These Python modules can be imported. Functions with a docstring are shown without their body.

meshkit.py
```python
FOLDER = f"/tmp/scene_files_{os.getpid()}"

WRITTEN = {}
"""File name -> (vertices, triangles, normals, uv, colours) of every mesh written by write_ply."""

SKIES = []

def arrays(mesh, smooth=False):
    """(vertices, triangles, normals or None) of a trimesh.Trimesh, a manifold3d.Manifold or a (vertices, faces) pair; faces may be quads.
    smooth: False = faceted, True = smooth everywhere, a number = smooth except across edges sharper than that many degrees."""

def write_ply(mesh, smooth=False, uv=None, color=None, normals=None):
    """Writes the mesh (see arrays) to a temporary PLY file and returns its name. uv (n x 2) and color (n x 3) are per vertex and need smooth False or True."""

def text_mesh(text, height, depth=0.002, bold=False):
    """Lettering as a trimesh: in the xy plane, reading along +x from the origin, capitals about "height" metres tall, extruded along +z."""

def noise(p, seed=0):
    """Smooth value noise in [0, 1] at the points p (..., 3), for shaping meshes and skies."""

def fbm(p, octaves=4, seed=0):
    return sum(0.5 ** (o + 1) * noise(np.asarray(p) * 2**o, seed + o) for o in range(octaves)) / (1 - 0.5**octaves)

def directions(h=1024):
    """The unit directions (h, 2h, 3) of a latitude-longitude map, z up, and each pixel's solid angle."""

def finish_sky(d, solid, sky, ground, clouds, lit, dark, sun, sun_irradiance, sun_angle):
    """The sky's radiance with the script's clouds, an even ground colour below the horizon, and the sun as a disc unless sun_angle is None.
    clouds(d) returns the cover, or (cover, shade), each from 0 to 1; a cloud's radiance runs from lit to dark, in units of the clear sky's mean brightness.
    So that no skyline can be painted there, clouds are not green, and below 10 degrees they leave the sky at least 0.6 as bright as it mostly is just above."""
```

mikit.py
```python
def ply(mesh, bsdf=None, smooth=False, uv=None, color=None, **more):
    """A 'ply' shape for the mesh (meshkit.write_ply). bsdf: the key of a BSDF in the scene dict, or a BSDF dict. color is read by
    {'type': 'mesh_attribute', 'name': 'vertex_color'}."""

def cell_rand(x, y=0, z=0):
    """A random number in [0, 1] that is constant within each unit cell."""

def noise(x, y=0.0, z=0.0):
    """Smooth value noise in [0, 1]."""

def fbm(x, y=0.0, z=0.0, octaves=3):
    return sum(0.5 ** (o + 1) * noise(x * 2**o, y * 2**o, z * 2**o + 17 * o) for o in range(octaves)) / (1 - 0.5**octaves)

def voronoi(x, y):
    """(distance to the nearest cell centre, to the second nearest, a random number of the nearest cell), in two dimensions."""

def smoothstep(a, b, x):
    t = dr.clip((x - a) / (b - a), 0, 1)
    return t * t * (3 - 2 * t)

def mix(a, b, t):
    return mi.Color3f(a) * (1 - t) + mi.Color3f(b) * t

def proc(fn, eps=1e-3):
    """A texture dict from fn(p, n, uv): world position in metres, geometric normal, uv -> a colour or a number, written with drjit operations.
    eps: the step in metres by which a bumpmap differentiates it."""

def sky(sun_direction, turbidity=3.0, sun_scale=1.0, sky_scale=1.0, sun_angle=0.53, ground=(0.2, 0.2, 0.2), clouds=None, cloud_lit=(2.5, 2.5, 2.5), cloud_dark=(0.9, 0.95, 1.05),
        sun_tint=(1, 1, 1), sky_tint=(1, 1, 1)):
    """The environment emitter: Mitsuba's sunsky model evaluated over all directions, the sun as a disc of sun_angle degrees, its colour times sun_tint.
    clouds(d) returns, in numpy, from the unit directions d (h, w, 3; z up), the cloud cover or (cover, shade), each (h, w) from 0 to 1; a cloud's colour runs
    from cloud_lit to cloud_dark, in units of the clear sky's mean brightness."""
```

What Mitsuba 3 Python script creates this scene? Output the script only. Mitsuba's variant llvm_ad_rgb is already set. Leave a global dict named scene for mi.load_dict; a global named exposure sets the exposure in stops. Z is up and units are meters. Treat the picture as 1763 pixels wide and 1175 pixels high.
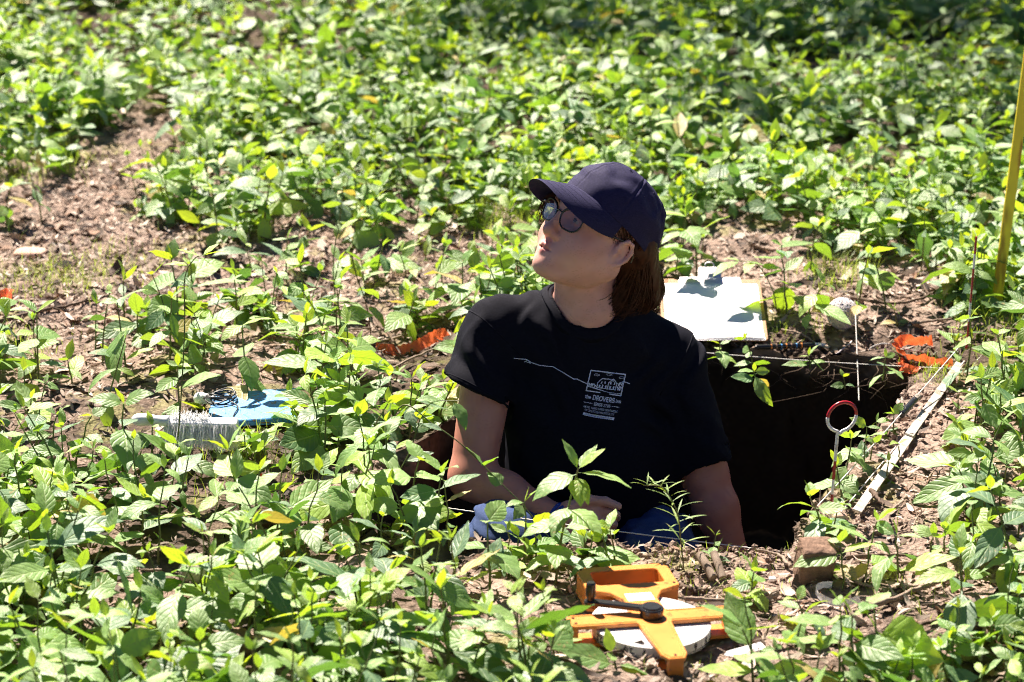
import math, os, random
from concurrent.futures import ThreadPoolExecutor
import numpy as np, trimesh, shapely, drjit as dr, mitsuba as mi
import mikit, meshkit
from shapely.geometry import Polygon, LineString, Point
from shapely import affinity

T = mi.ScalarTransform4f
scene, labels = {}, {}

# ------------------------------------------------------------------ camera, sky, exposure
H, PITCH, FPX = 1.90, math.radians(18.0), 4576.0
CX, CY = 881.5, 587.5
cp, sp_ = math.cos(PITCH), math.sin(PITCH)
CAM = np.array([0, 0, H]); FW = np.array([0, cp, -sp_]); UP = np.array([0, sp_, cp]); RT = np.array([1.0, 0, 0])
scene['camera'] = {'type': 'thinlens', 'fov': math.degrees(2 * math.atan(881.5 / FPX)), 'fov_axis': 'x',
                   'to_world': T().look_at(origin=CAM.tolist(), target=(CAM + FW).tolist(), up=[0, 0, 1]),
                   'aperture_radius': 0.010, 'focus_distance': 5.30, 'near_clip': 0.1, 'far_clip': 400.0}
SUN = (-0.26, 0.53, 0.81)
scene['sky'] = mikit.sky(SUN, turbidity=3, sky_scale=0.165, sun_tint=(0.94, 1.0, 1.13), sky_tint=(0.92, 0.98, 1.22))
exposure = 3.55


def W(px, py, Y):
    """The point at world depth Y that the photograph's pixel looks at."""
    d = FW + (px - CX) / FPX * RT - (py - CY) / FPX * UP
    return CAM + d * (Y - CAM[1]) / d[1]


def G(px, py, z=0.0):
    d = FW + (px - CX) / FPX * RT - (py - CY) / FPX * UP
    return CAM + d * (z - CAM[2]) / d[2]


# ------------------------------------------------------------------ helpers
def norm(v):
    v = np.asarray(v, float)
    return v / np.linalg.norm(v)


def tag(key, label=None, cat=None, group=None, kind=None):
    d = labels.setdefault(key, {})
    for k, v in (('label', label), ('category', cat), ('group', group), ('kind', kind)):
        if v:
            d[k] = v
    return key


taken = {}


def numbered(name):
    n = taken.get(name, 0)
    taken[name] = n + 1
    return name if n == 0 else f'{name}_{n:03d}'


def obj(name, mesh, bsdf, parent=None, smooth=30, **kw):
    key = numbered(name if parent is None else parent + '__' + name)
    scene[key] = mikit.ply(mesh, bsdf, smooth=smooth, **kw)
    return key


def cat(*ms):
    ms = [m for m in ms if m is not None]
    vs, fs, n = [], [], 0
    for m in ms:
        v, f = (np.asarray(m.vertices), np.asarray(m.faces)) if hasattr(m, 'vertices') else (np.asarray(m[0]), np.asarray(m[1]))
        if f.shape[1] == 4:
            f = np.vstack([f[:, [0, 1, 2]], f[:, [0, 2, 3]]])
        vs.append(v); fs.append(f + n); n += len(v)
    return trimesh.Trimesh(np.vstack(vs), np.vstack(fs), process=False)


def frame(d):
    d = norm(d)
    a = np.cross(d, [0, 0, 1] if abs(d[2]) < 0.9 else [1, 0, 0])
    a = norm(a)
    return a, np.cross(d, a)


def spline(pts, n):
    """Catmull-Rom through the points."""
    p = np.asarray(pts, float)
    p = np.vstack([2 * p[0] - p[1], p, 2 * p[-1] - p[-2]])
    t = np.linspace(0, len(p) - 3 - 1e-9, n)
    i = t.astype(int); f = (t - i)[:, None]
    a, b, c, d = p[i], p[i + 1], p[i + 2], p[i + 3]
    return 0.5 * (2 * b + (c - a) * f + (2 * a - 5 * b + 4 * c - d) * f ** 2 + (3 * b - a - 3 * c + d) * f ** 3)


def tube(pts, r, n=6, cap=True):
    p = np.asarray(pts, float); m = len(p)
    r = np.broadcast_to(np.asarray(r, float), (m,))
    tan = np.gradient(p, axis=0)
    tan /= np.linalg.norm(tan, axis=1, keepdims=True) + 1e-12
    a, _ = frame(tan[0]); rings = []
    for k in range(m):
        a = a - tan[k] * (a @ tan[k]); a = norm(a); b = np.cross(tan[k], a)
        th = np.arange(n) * 2 * np.pi / n
        rings.append(p[k] + r[k] * (np.cos(th)[:, None] * a + np.sin(th)[:, None] * b))
    v = np.vstack(rings); f = []
    i = np.arange(n); j = (i + 1) % n
    for k in range(m - 1):
        f.append(np.stack([k * n + i, k * n + j, (k + 1) * n + j], 1)); f.append(np.stack([k * n + i, (k + 1) * n + j, (k + 1) * n + i], 1))
    if cap:
        v = np.vstack([v, p[0], p[-1]])
        f.append(np.stack([j, i, i * 0 + m * n], 1)); f.append(np.stack([(m - 1) * n + i, (m - 1) * n + j, i * 0 + m * n + 1], 1))
    return trimesh.Trimesh(v, np.vstack(f), process=False)


def mat4(R=None, t=(0, 0, 0), s=1.0):
    m = np.eye(4)
    m[:3, :3] = (np.eye(3) if R is None else np.asarray(R)) * s
    m[:3, 3] = t
    return m


def rotz(a):
    c, s = math.cos(a), math.sin(a); return np.array([[c, -s, 0], [s, c, 0], [0, 0, 1.0]])


def roty(a):
    c, s = math.cos(a), math.sin(a); return np.array([[c, 0, s], [0, 1, 0], [-s, 0, c]])


def rotx(a):
    c, s = math.cos(a), math.sin(a); return np.array([[1.0, 0, 0], [0, c, -s], [0, s, c]])


def xf(mesh, m):
    v = np.asarray(mesh.vertices) @ m[:3, :3].T + m[:3, 3]
    f = np.asarray(mesh.faces)
    return trimesh.Trimesh(v, f[:, ::-1] if np.linalg.det(m[:3, :3]) < 0 else f, process=False)


def rbox(size, r=0.004, center=(0, 0, 0), seg=6):
    import manifold3d as m3
    s = np.asarray(size) / 2 - r
    sp = m3.Manifold.sphere(r, seg * 2)
    hull = m3.Manifold.batch_hull([sp.translate([x * s[0] + center[0], y * s[1] + center[1], z * s[2] + center[2]]) for x in (-1, 1) for y in (-1, 1) for z in (-1, 1)])
    me = hull.to_mesh()
    return trimesh.Trimesh(me.vert_properties[:, :3], me.tri_verts, process=False)


def plate(poly, z0, z1, bev=0.0012):
    """A polygon extruded from z0 to z1 with a bevelled top edge."""
    lo = trimesh.creation.extrude_polygon(poly, z1 - z0 - bev, engine='earcut'); lo.apply_translation([0, 0, z0])
    parts = [lo]
    inner = poly.buffer(-bev, join_style=2)
    # bevel ring: walls between the outline at z1-bev and the inset outline at z1
    for ring_o in [poly.exterior, *poly.interiors]:
        o = np.asarray(ring_o.coords)
        near = []
        for q in o:
            pt = Point(q)
            best = inner.boundary.interpolate(inner.boundary.project(pt)) if not inner.is_empty else pt
            near.append((best.x, best.y))
        near = np.asarray(near); n = len(o)
        v = np.vstack([np.c_[o, np.full(n, z1 - bev)], np.c_[near, np.full(n, z1)]])
        i = np.arange(n - 1)
        f = np.vstack([np.stack([i, i + 1, i + 1 + n], 1), np.stack([i, i + 1 + n, i + n], 1)])
        parts.append(trimesh.Trimesh(v, f, process=False))
    v2, f2 = trimesh.creation.triangulate_polygon(inner, engine='earcut')
    parts.append(trimesh.Trimesh(np.c_[v2, np.full(len(v2), z1)], f2, process=False))
    return cat(*parts)


# ------------------------------------------------------------------ signed distance modelling
def capsule(p, a, b, ra, rb):
    a, b = np.asarray(a, float), np.asarray(b, float); ba = b - a
    h = np.clip(((p - a) @ ba) / (ba @ ba + 1e-12), 0, 1)
    return np.linalg.norm(p - a - h[:, None] * ba, axis=1) - (ra + (rb - ra) * h)


def ellipsoid(p, c, r, R=None):
    q = p - np.asarray(c, float)
    if R is not None:
        q = q @ np.asarray(R)          # columns of R are the ellipsoid's axes
    r = np.asarray(r, float)
    k0 = np.linalg.norm(q / r, axis=1); k1 = np.linalg.norm(q / r ** 2, axis=1)
    return k0 * (k0 - 1) / (k1 + 1e-9)


def smin(a, b, k):
    h = np.clip(0.5 + 0.5 * (b - a) / k, 0, 1)
    return b + (a - b) * h - k * h * (1 - h)


def smax(a, b, k):
    return -smin(-a, -b, k)


POOL = ThreadPoolExecutor(4)


def local(p, c, r, fn):
    """fn near the centre c, a rough distance beyond r of it."""
    q = np.linalg.norm(p - c, axis=1)
    d = q - r * .85
    m = q < r
    if m.any():
        d[m] = fn(p[m])
    return d


def surface(f, lo, hi, h, block=24, slack=1.7):
    """Surface nets of f < 0 in the box, evaluated only in blocks near the surface."""
    lo, hi = np.asarray(lo, float), np.asarray(hi, float)
    n = (np.ceil((hi - lo) / h / block) * block).astype(int) + 1
    val = np.full(n, 1.0, np.float32)
    bc = np.stack(np.meshgrid(*[np.arange(0, n[k] - 1, block) for k in range(3)], indexing='ij'), -1).reshape(-1, 3)
    cd = f(lo + (bc + block / 2) * h)
    reach = block * h * 0.5 * math.sqrt(3) * slack
    o = np.stack(np.meshgrid(*[np.arange(block + 1)] * 3, indexing='ij'), -1).reshape(-1, 3)
    live = []
    for b, d in zip(bc, cd):
        sl = tuple(slice(b[k], b[k] + block + 1) for k in range(3))
        if abs(d) > reach:
            if d < 0:
                val[sl] = -1
        else:
            live.append(b)
    for b, r in zip(live, POOL.map(lambda b: f(lo + (b + o) * h), live)):
        sl = tuple(slice(b[k], b[k] + block + 1) for k in range(3))
        val[sl] = r.reshape(block + 1, block + 1, block + 1)
    s = val < 0
    cnt = np.zeros(n - 1, np.int8)
    for d in np.ndindex(2, 2, 2):
        cnt += s[d[0]:n[0] - 1 + d[0], d[1]:n[1] - 1 + d[1], d[2]:n[2] - 1 + d[2]]
    cells = np.argwhere((cnt > 0) & (cnt < 8))
    index = np.full(n - 1, -1, np.int64); index[tuple(cells.T)] = np.arange(len(cells))
    acc = np.zeros((len(cells), 3)); num = np.zeros(len(cells))
    for ax in range(3):
        for u in (0, 1):
            for v in (0, 1):
                d0 = np.zeros(3, int); d0[(ax + 1) % 3] = u; d0[(ax + 2) % 3] = v
                d1 = d0.copy(); d1[ax] = 1
                v0 = val[tuple((cells + d0).T)]; v1 = val[tuple((cells + d1).T)]
                x = (v0 < 0) != (v1 < 0)
                t = np.where(x, v0 / np.where(x, v0 - v1, 1), 0)
                acc += np.where(x[:, None], d0 + t[:, None] * (d1 - d0), 0); num += x
    V = lo + (cells + acc / num[:, None]) * h
    F = []
    for ax in range(3):
        u, w = (ax + 1) % 3, (ax + 2) % 3
        a = np.moveaxis(s, ax, 0)
        e = np.argwhere(np.moveaxis(a[:-1] != a[1:], 0, ax))
        e = e[(e[:, u] > 0) & (e[:, w] > 0) & (e[:, u] < n[u] - 1) & (e[:, w] < n[w] - 1)]
        q = []
        for du, dw in ((-1, -1), (0, -1), (0, 0), (-1, 0)):
            c = e.copy(); c[:, u] += du; c[:, w] += dw
            q.append(index[tuple(c.T)])
        q = np.stack(q, 1)
        inside0 = s[tuple(e.T)]
        q[~inside0] = q[~inside0][:, ::-1]
        F.append(q)
    F = np.vstack(F); F = F[(F >= 0).all(1)]
    # one step onto the surface
    e = h * 0.4
    g = np.stack([f(V + e * np.eye(3)[k]) - f(V - e * np.eye(3)[k]) for k in range(3)], 1) / (2 * e)
    V = V - np.clip(f(V), -h, h)[:, None] * g / np.maximum((g * g).sum(1, keepdims=True), 0.2)
    return trimesh.Trimesh(V, np.vstack([F[:, [0, 1, 2]], F[:, [0, 2, 3]]]), process=False)


# ------------------------------------------------------------------ materials
N, FB, SS, MX = mikit.noise, mikit.fbm, mikit.smoothstep, mikit.mix


def rgb(c):
    return {'type': 'rgb', 'value': [float(x) for x in c]}


def mat(name, base, rough=0.6, spec=0.4, bump=None, bscale=1.0, two=True, eps=1e-3, **kw):
    b = {'type': 'principled', 'base_color': rgb(base) if isinstance(base, (tuple, list)) else base, 'roughness': rough, 'specular': spec, **kw}
    if bump is not None:
        b = {'type': 'bumpmap', 'arbitrary': mikit.proc(bump, eps), 'scale': bscale, 'bsdf': b}
    scene[name] = {'type': 'twosided', 'bsdf': b} if two else b
    return name


VC = {'type': 'mesh_attribute', 'name': 'vertex_color'}


def leaf_parts(p, uv):
    k = dr.floor(uv.x); t = uv.x - k; s = dr.abs(2 * uv.y - 1)
    mid = 1 - SS(0.02, 0.09, s)
    q = (t - 0.28 * s) * 7.0
    lat = 1 - SS(0.0, 0.22, dr.abs(q - dr.floor(q) - 0.5))
    return k, t, s, mid, lat


REFL = [(0.066, 0.130, 0.036), (0.034, 0.082, 0.030), (0.118, 0.195, 0.030), (0.098, 0.172, 0.052), (0.070, 0.124, 0.074), (0.210, 0.165, 0.060)]
TRAN = [(0.150, 0.262, 0.012), (0.070, 0.150, 0.010), (0.305, 0.390, 0.014), (0.220, 0.330, 0.014), (0.080, 0.175, 0.018), (0.300, 0.240, 0.030)]


def pick(table, k):
    c = mi.Color3f(*table[0])
    for i in range(1, len(table)):
        c = dr.select(k > i - 0.5, mi.Color3f(*table[i]), c)
    return c


def leaf_reflect(p, n, uv):
    k, t, s, mid, lat = leaf_parts(p, uv)
    c = pick(REFL, k)
    v = FB(p.x * 9, p.y * 9, p.z * 9, 2)
    c = c * (0.45 + 0.8 * v)
    c = MX(c, mi.Color3f(0.20, 0.26, 0.09), dr.maximum(mid * 0.55, lat * 0.16))
    spot = SS(0.74, 0.80, N(p.x * 210, p.y * 210, p.z * 210)) * SS(0.6, 0.7, N(p.x * 14, p.y * 14, p.z * 14))
    return MX(c, mi.Color3f(0.16, 0.11, 0.05), spot * 0.7) * 2.0


def leaf_transmit(p, n, uv):
    k, t, s, mid, lat = leaf_parts(p, uv)
    c = pick(TRAN, k) * (0.7 + 0.6 * FB(p.x * 9 + 5, p.y * 9, p.z * 9, 2))
    return c * (1 - 0.45 * mid - 0.22 * lat) * 2.0


def leaf_relief(p, n, uv):
    k, t, s, mid, lat = leaf_parts(p, uv)
    return 0.0007 * (1 - lat) * (1 - mid) + 0.0006 * N(p.x * 160, p.y * 160, p.z * 160)


scene['leaf_material'] = {'type': 'blendbsdf', 'weight': 0.36,
                          'a': {'type': 'twosided', 'bsdf': {'type': 'bumpmap', 'arbitrary': mikit.proc(leaf_relief), 'scale': 1.0,
                                'bsdf': {'type': 'principled', 'base_color': mikit.proc(leaf_reflect), 'roughness': 0.54, 'specular': 1.0}}},
                          'b': {'type': 'principledthin', 'base_color': mikit.proc(leaf_transmit), 'roughness': 0.6, 'diff_trans': 1.8, 'spec_trans': 0.0}}
scene['grass_material'] = {'type': 'blendbsdf', 'weight': 0.5,
                           'a': {'type': 'twosided', 'bsdf': {'type': 'principled', 'base_color': rgb((0.16, 0.27, 0.05)), 'roughness': 0.4, 'specular': 0.8}},
                           'b': {'type': 'principledthin', 'base_color': rgb((0.42, 0.55, 0.05)), 'roughness': 0.6, 'diff_trans': 1.8, 'spec_trans': 0.0}}
mat('stem_material', mikit.proc(lambda p, n, uv: MX((0.10, 0.17, 0.04), (0.13, 0.10, 0.04), N(p.x * 30, p.y * 30, p.z * 18))), 0.5, 0.5)
mat('dark_stem_material', mikit.proc(lambda p, n, uv: MX((0.055, 0.045, 0.022), (0.10, 0.045, 0.03), N(p.x * 40, p.y * 40, p.z * 18))), 0.5, 0.5)


# the trodden dry patches: the path at the left, the litter beside and behind the pit, the soil by the reel
DRY = [(-1.25, 7.0, .75, 1.5), (-.95, 6.0, .8, .7), (-.25, 6.5, .7, .8), (.85, 6.4, .8, .7), (.85, 4.9, .35, .9), (.35, 4.35, .45, .35)]


def soil_color(p, n, uv):
    a = FB(p.x * 1.7, p.y * 1.7, 3.0, 3)
    b = FB(p.x * 19, p.y * 19, p.z * 19, 4)
    c = N(p.x * 120, p.y * 120, p.z * 120)
    dry = MX((0.155, 0.112, 0.090), (0.330, 0.245, 0.200), b)
    hum = MX((0.045, 0.032, 0.024), (0.105, 0.076, 0.058), b)
    w = mi.Float(0)
    for cx, cy, rx, ry in DRY:
        w = dr.maximum(w, 1 - SS(0.5, 1.1, dr.sqrt(dr.square((p.x - cx) / rx) + dr.square((p.y - cy) / ry))))
    s = MX(hum, dry, SS(0.40, 0.62, a * 0.45 + b * 0.35 + 0.26 * w))
    moss = SS(0.56, 0.68, FB(p.x * 5 + 31, p.y * 5, 1.0, 3)) * SS(0.4, 0.6, b)
    s = MX(s, mi.Color3f(0.16, 0.17, 0.05), moss * 0.55)
    s = s * (0.72 + 0.56 * c)
    deep = SS(0.0, 0.035, -p.z - 0.035 + 0.02 * b)        # the pit's moist dark earth, painted blacker to carry its shade
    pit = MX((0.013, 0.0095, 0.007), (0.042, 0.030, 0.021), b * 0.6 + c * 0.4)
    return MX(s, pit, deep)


def soil_relief(p, n, uv):
    return 0.010 * FB(p.x * 55, p.y * 55, p.z * 55, 3) + 0.004 * N(p.x * 260, p.y * 260, p.z * 260)


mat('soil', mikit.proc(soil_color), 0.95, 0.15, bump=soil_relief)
mat('litter_material', VC, 0.75, 0.3)
mat('bark', mikit.proc(lambda p, n, uv: MX((0.16, 0.115, 0.085), (0.34, 0.27, 0.215), FB(p.x * 90, p.y * 90, p.z * 90, 3))), 0.85, 0.2)
mat('dark_bark', mikit.proc(lambda p, n, uv: MX((0.05, 0.035, 0.025), (0.17, 0.12, 0.09), FB(p.x * 70, p.y * 70, p.z * 70, 3))), 0.85, 0.2)


def skin_color(p, n, uv):
    m = FB(p.x * 34, p.y * 34, p.z * 34, 3)
    c = MX((0.53, 0.255, 0.200), (0.72, 0.420, 0.345), m)
    fr = SS(0.50, 0.85, N(p.x * 380, p.y * 380, p.z * 380)) * SS(0.35, 0.6, N(p.x * 45, p.y * 45, p.z * 45))
    c = MX(c, mi.Color3f(0.36, 0.155, 0.085), fr * 0.24)
    c = MX(c, mi.Color3f(0.44, 0.130, 0.085), uv.y * 0.75)          # ruddy arms, cheeks, nose
    return MX(c, mi.Color3f(0.50, 0.165, 0.150), uv.x)            # lips


mat('skin', mikit.proc(skin_color), 0.46, 0.45, sheen=0.15)


def weave(p, f=1700.0):
    return 0.00020 * N(p.x * f, p.y * f, p.z * f)


mat('black_cotton', mikit.proc(lambda p, n, uv: MX((0.0034, 0.0037, 0.0075), (0.0072, 0.0078, 0.0155), N(p.x * 400, p.y * 400, p.z * 400))), 0.85, 0.10, sheen=0.12,
    bump=lambda p, n, uv: weave(p, 900))
mat('navy_cotton', mikit.proc(lambda p, n, uv: MX((0.010, 0.009, 0.038), (0.024, 0.021, 0.072), N(p.x * 500, p.y * 500, p.z * 500))), 0.8, 0.2, sheen=0.22,
    bump=lambda p, n, uv: weave(p, 1100))
mat('navy_thread', (0.03, 0.03, 0.075), 0.8, 0.2)


def denim(p, n, uv):
    return MX((0.013, 0.027, 0.088), (0.046, 0.080, 0.190), 0.55 * FB(p.x * 26, p.y * 26, p.z * 26, 3) + 0.45 * N(p.x * 900, p.y * 900, p.z * 500))


mat('denim', mikit.proc(denim), 0.85, 0.2, sheen=0.2, bump=lambda p, n, uv: weave(p, 700))
mat('hair_material', mikit.proc(lambda p, n, uv: MX((0.022, 0.008, 0.005), (0.088, 0.030, 0.013), N(p.x * 160, p.y * 160, p.z * 40))), 0.5, 0.2)
mat('print_ink', (0.62, 0.66, 0.80), 0.8, 0.2)
mat('glasses_frame', (0.010, 0.010, 0.012), 0.16, 0.6)
scene['lens_glass'] = {'type': 'thindielectric', 'int_ior': 1.55, 'specular_transmittance': rgb((0.66, 0.54, 0.46))}
mat('eye_white', (0.50, 0.44, 0.40), 0.3, 0.4)
mat('iris_brown', (0.06, 0.035, 0.02), 0.4, 0.4)
mat('blue_band', (0.015, 0.05, 0.30), 0.35, 0.5)
mat('orange_plastic', mikit.proc(lambda p, n, uv: MX((0.58, 0.180, 0.026), (0.65, 0.235, 0.045), FB(p.x * 45, p.y * 45, p.z * 45, 3)) * (1 - 0.45 * SS(0.66, 0.80, FB(p.x * 70 + 3, p.y * 70, p.z * 70, 3)))), 0.38, 0.5)
mat('black_plastic', (0.012, 0.012, 0.014), 0.28, 0.5)
mat('white_plastic', (0.74, 0.74, 0.75), 0.35, 0.5)


def coil(p, n, uv):
    d = dr.sqrt(dr.square(p.x - REEL[0]) + dr.square(p.y - REEL[1]))
    q = d * 620
    return MX((0.46, 0.445, 0.44), (0.62, 0.605, 0.60), N(q, 0.0, 0.0)) * (0.9 + 0.1 * N(p.x * 90, p.y * 90, p.z * 90))


REEL = G(1120, 1062, 0.040)
mat('tape_coil', mikit.proc(coil), 0.7, 0.3)
mat('tape_face', mikit.proc(lambda p, n, uv: MX((0.55, 0.53, 0.50), (0.74, 0.73, 0.71), FB(p.x * 60, p.y * 60, p.z * 60, 3))), 0.5, 0.4)
mat('ink_black', (0.02, 0.02, 0.022), 0.6, 0.3)
mat('label_paper', mikit.proc(lambda p, n, uv: MX((0.55, 0.70, 0.78), (0.82, 0.86, 0.88), N(p.x * 160, p.y * 160, p.z * 160))), 0.5, 0.4)
mat('paper', mikit.proc(lambda p, n, uv: MX((0.76, 0.76, 0.78), (0.82, 0.82, 0.83), N(p.x * 40, p.y * 40, 0))), 0.8, 0.2)
mat('hardboard', mikit.proc(lambda p, n, uv: MX((0.25, 0.13, 0.065), (0.36, 0.20, 0.11), FB(p.x * 140, p.y * 140, p.z * 140, 3))), 0.5, 0.4)
scene['steel'] = {'type': 'roughconductor', 'material': 'Cr', 'alpha': 0.30}
mat('lath_paint', mikit.proc(lambda p, n, uv: MX((0.50, 0.46, 0.41), (0.30, 0.24, 0.19), SS(0.50, 0.72, FB(p.x * 60, p.y * 60, p.z * 60, 3)))), 0.6, 0.3)
mat('red_paint', mikit.proc(lambda p, n, uv: MX((0.36, 0.012, 0.020), (0.22, 0.03, 0.03), SS(0.66, 0.74, N(p.x * 300, p.y * 300, p.z * 300)))), 0.25, 0.5)
mat('white_paint', mikit.proc(lambda p, n, uv: MX((0.72, 0.70, 0.69), (0.46, 0.40, 0.35), SS(0.62, 0.74, FB(p.x * 120, p.y * 120, p.z * 120, 3)))), 0.3, 0.5)
mat('yellow_paint', mikit.proc(lambda p, n, uv: MX((0.88, 0.72, 0.045), (0.50, 0.28, 0.03), SS(0.55, 0.75, FB(p.x * 45, p.y * 45, p.z * 8, 3)))), 0.45, 0.4)
mat('cord_white', mikit.proc(lambda p, n, uv: MX((0.60, 0.57, 0.53), (0.78, 0.76, 0.73), N(p.x * 500, p.y * 500, p.z * 500))), 0.85, 0.2)
mat('twine', mikit.proc(lambda p, n, uv: MX((0.50, 0.45, 0.46), (0.70, 0.65, 0.66), N(p.x * 350, p.y * 350, p.z * 350))), 0.9, 0.2)
scene['flagging'] = {'type': 'blendbsdf', 'weight': 0.4,
                     'a': {'type': 'twosided', 'bsdf': {'type': 'principled', 'base_color': rgb((0.72, 0.17, 0.075)), 'roughness': 0.3, 'specular': 0.5}},
                     'b': {'type': 'principledthin', 'base_color': rgb((0.80, 0.17, 0.05)), 'roughness': 0.5, 'diff_trans': 1.6}}
mat('blue_plastic', mikit.proc(lambda p, n, uv: MX((0.045, 0.24, 0.56), (0.15, 0.12, 0.09), SS(0.69, 0.76, N(p.x * 170, p.y * 170, p.z * 170)) * SS(0.35, 0.5, N(p.x * 30, p.y * 30, p.z * 30)))), 0.5, 0.6)
scene['clear_bristle'] = {'type': 'blendbsdf', 'weight': 0.5,
                          'a': {'type': 'twosided', 'bsdf': {'type': 'principled', 'base_color': rgb((0.78, 0.78, 0.80)), 'roughness': 0.3, 'specular': 0.6}},
                          'b': {'type': 'principledthin', 'base_color': rgb((0.85, 0.85, 0.86)), 'roughness': 0.5, 'diff_trans': 1.5}}
mat('black_cord', (0.012, 0.012, 0.016), 0.4, 0.5)
mat('fired_clay', mikit.proc(lambda p, n, uv: MX((0.14, 0.085, 0.058), (0.26, 0.17, 0.125), FB(p.x * 70, p.y * 70, p.z * 70, 4)) * (0.8 + 0.4 * N(p.x * 400, p.y * 400, p.z * 400))), 0.9, 0.2,
    bump=lambda p, n, uv: 0.004 * FB(p.x * 120, p.y * 120, p.z * 120, 3))
mat('grey_stone', mikit.proc(lambda p, n, uv: MX((0.22, 0.20, 0.18), (0.42, 0.36, 0.29), FB(p.x * 40, p.y * 40, p.z * 40, 4))), 0.85, 0.25,
    bump=lambda p, n, uv: 0.004 * FB(p.x * 120, p.y * 120, p.z * 120, 3))
mat('pink_stone', mikit.proc(lambda p, n, uv: MX((0.42, 0.26, 0.20), (0.56, 0.39, 0.31), FB(p.x * 40, p.y * 40, p.z * 40, 4))), 0.9, 0.2)
mat('dark_stone', mikit.proc(lambda p, n, uv: MX((0.020, 0.024, 0.018), (0.030, 0.075, 0.030), SS(0.45, 0.6, FB(p.x * 30, p.y * 30, p.z * 30, 3)))), 0.5, 0.4)

# ------------------------------------------------------------------ the ground with the square excavation
NR = np.array([0.5026, 4.594]); ANG = math.radians(22)
PA = np.array([math.cos(ANG), -math.sin(ANG)]); PB = np.array([math.sin(ANG), math.cos(ANG)])
PW, PL, PD = 0.84, 1.13, 0.45


def skew(a):
    """The near edge bows towards the camera away from its right corner."""
    return .17 * np.clip(-np.asarray(a) / .45, 0, 1)


def pit_ab(x, y):
    d = np.stack([np.asarray(x, float) - NR[0], np.asarray(y, float) - NR[1]], -1)
    a, b = d @ PA, d @ PB
    s = skew(a)
    return a, b + s * np.clip(1 - b / PL, 0, 1)


def pit_xy(a, b):
    a, b = np.asarray(a, float), np.asarray(b, float)
    s = skew(a)
    b = np.where(b < s, b - s, np.where(b < PL, (b - s) / (1 - s / PL), b))
    return NR[0] + a * PA[0] + b * PB[0], NR[1] + a * PA[1] + b * PB[1]


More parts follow.
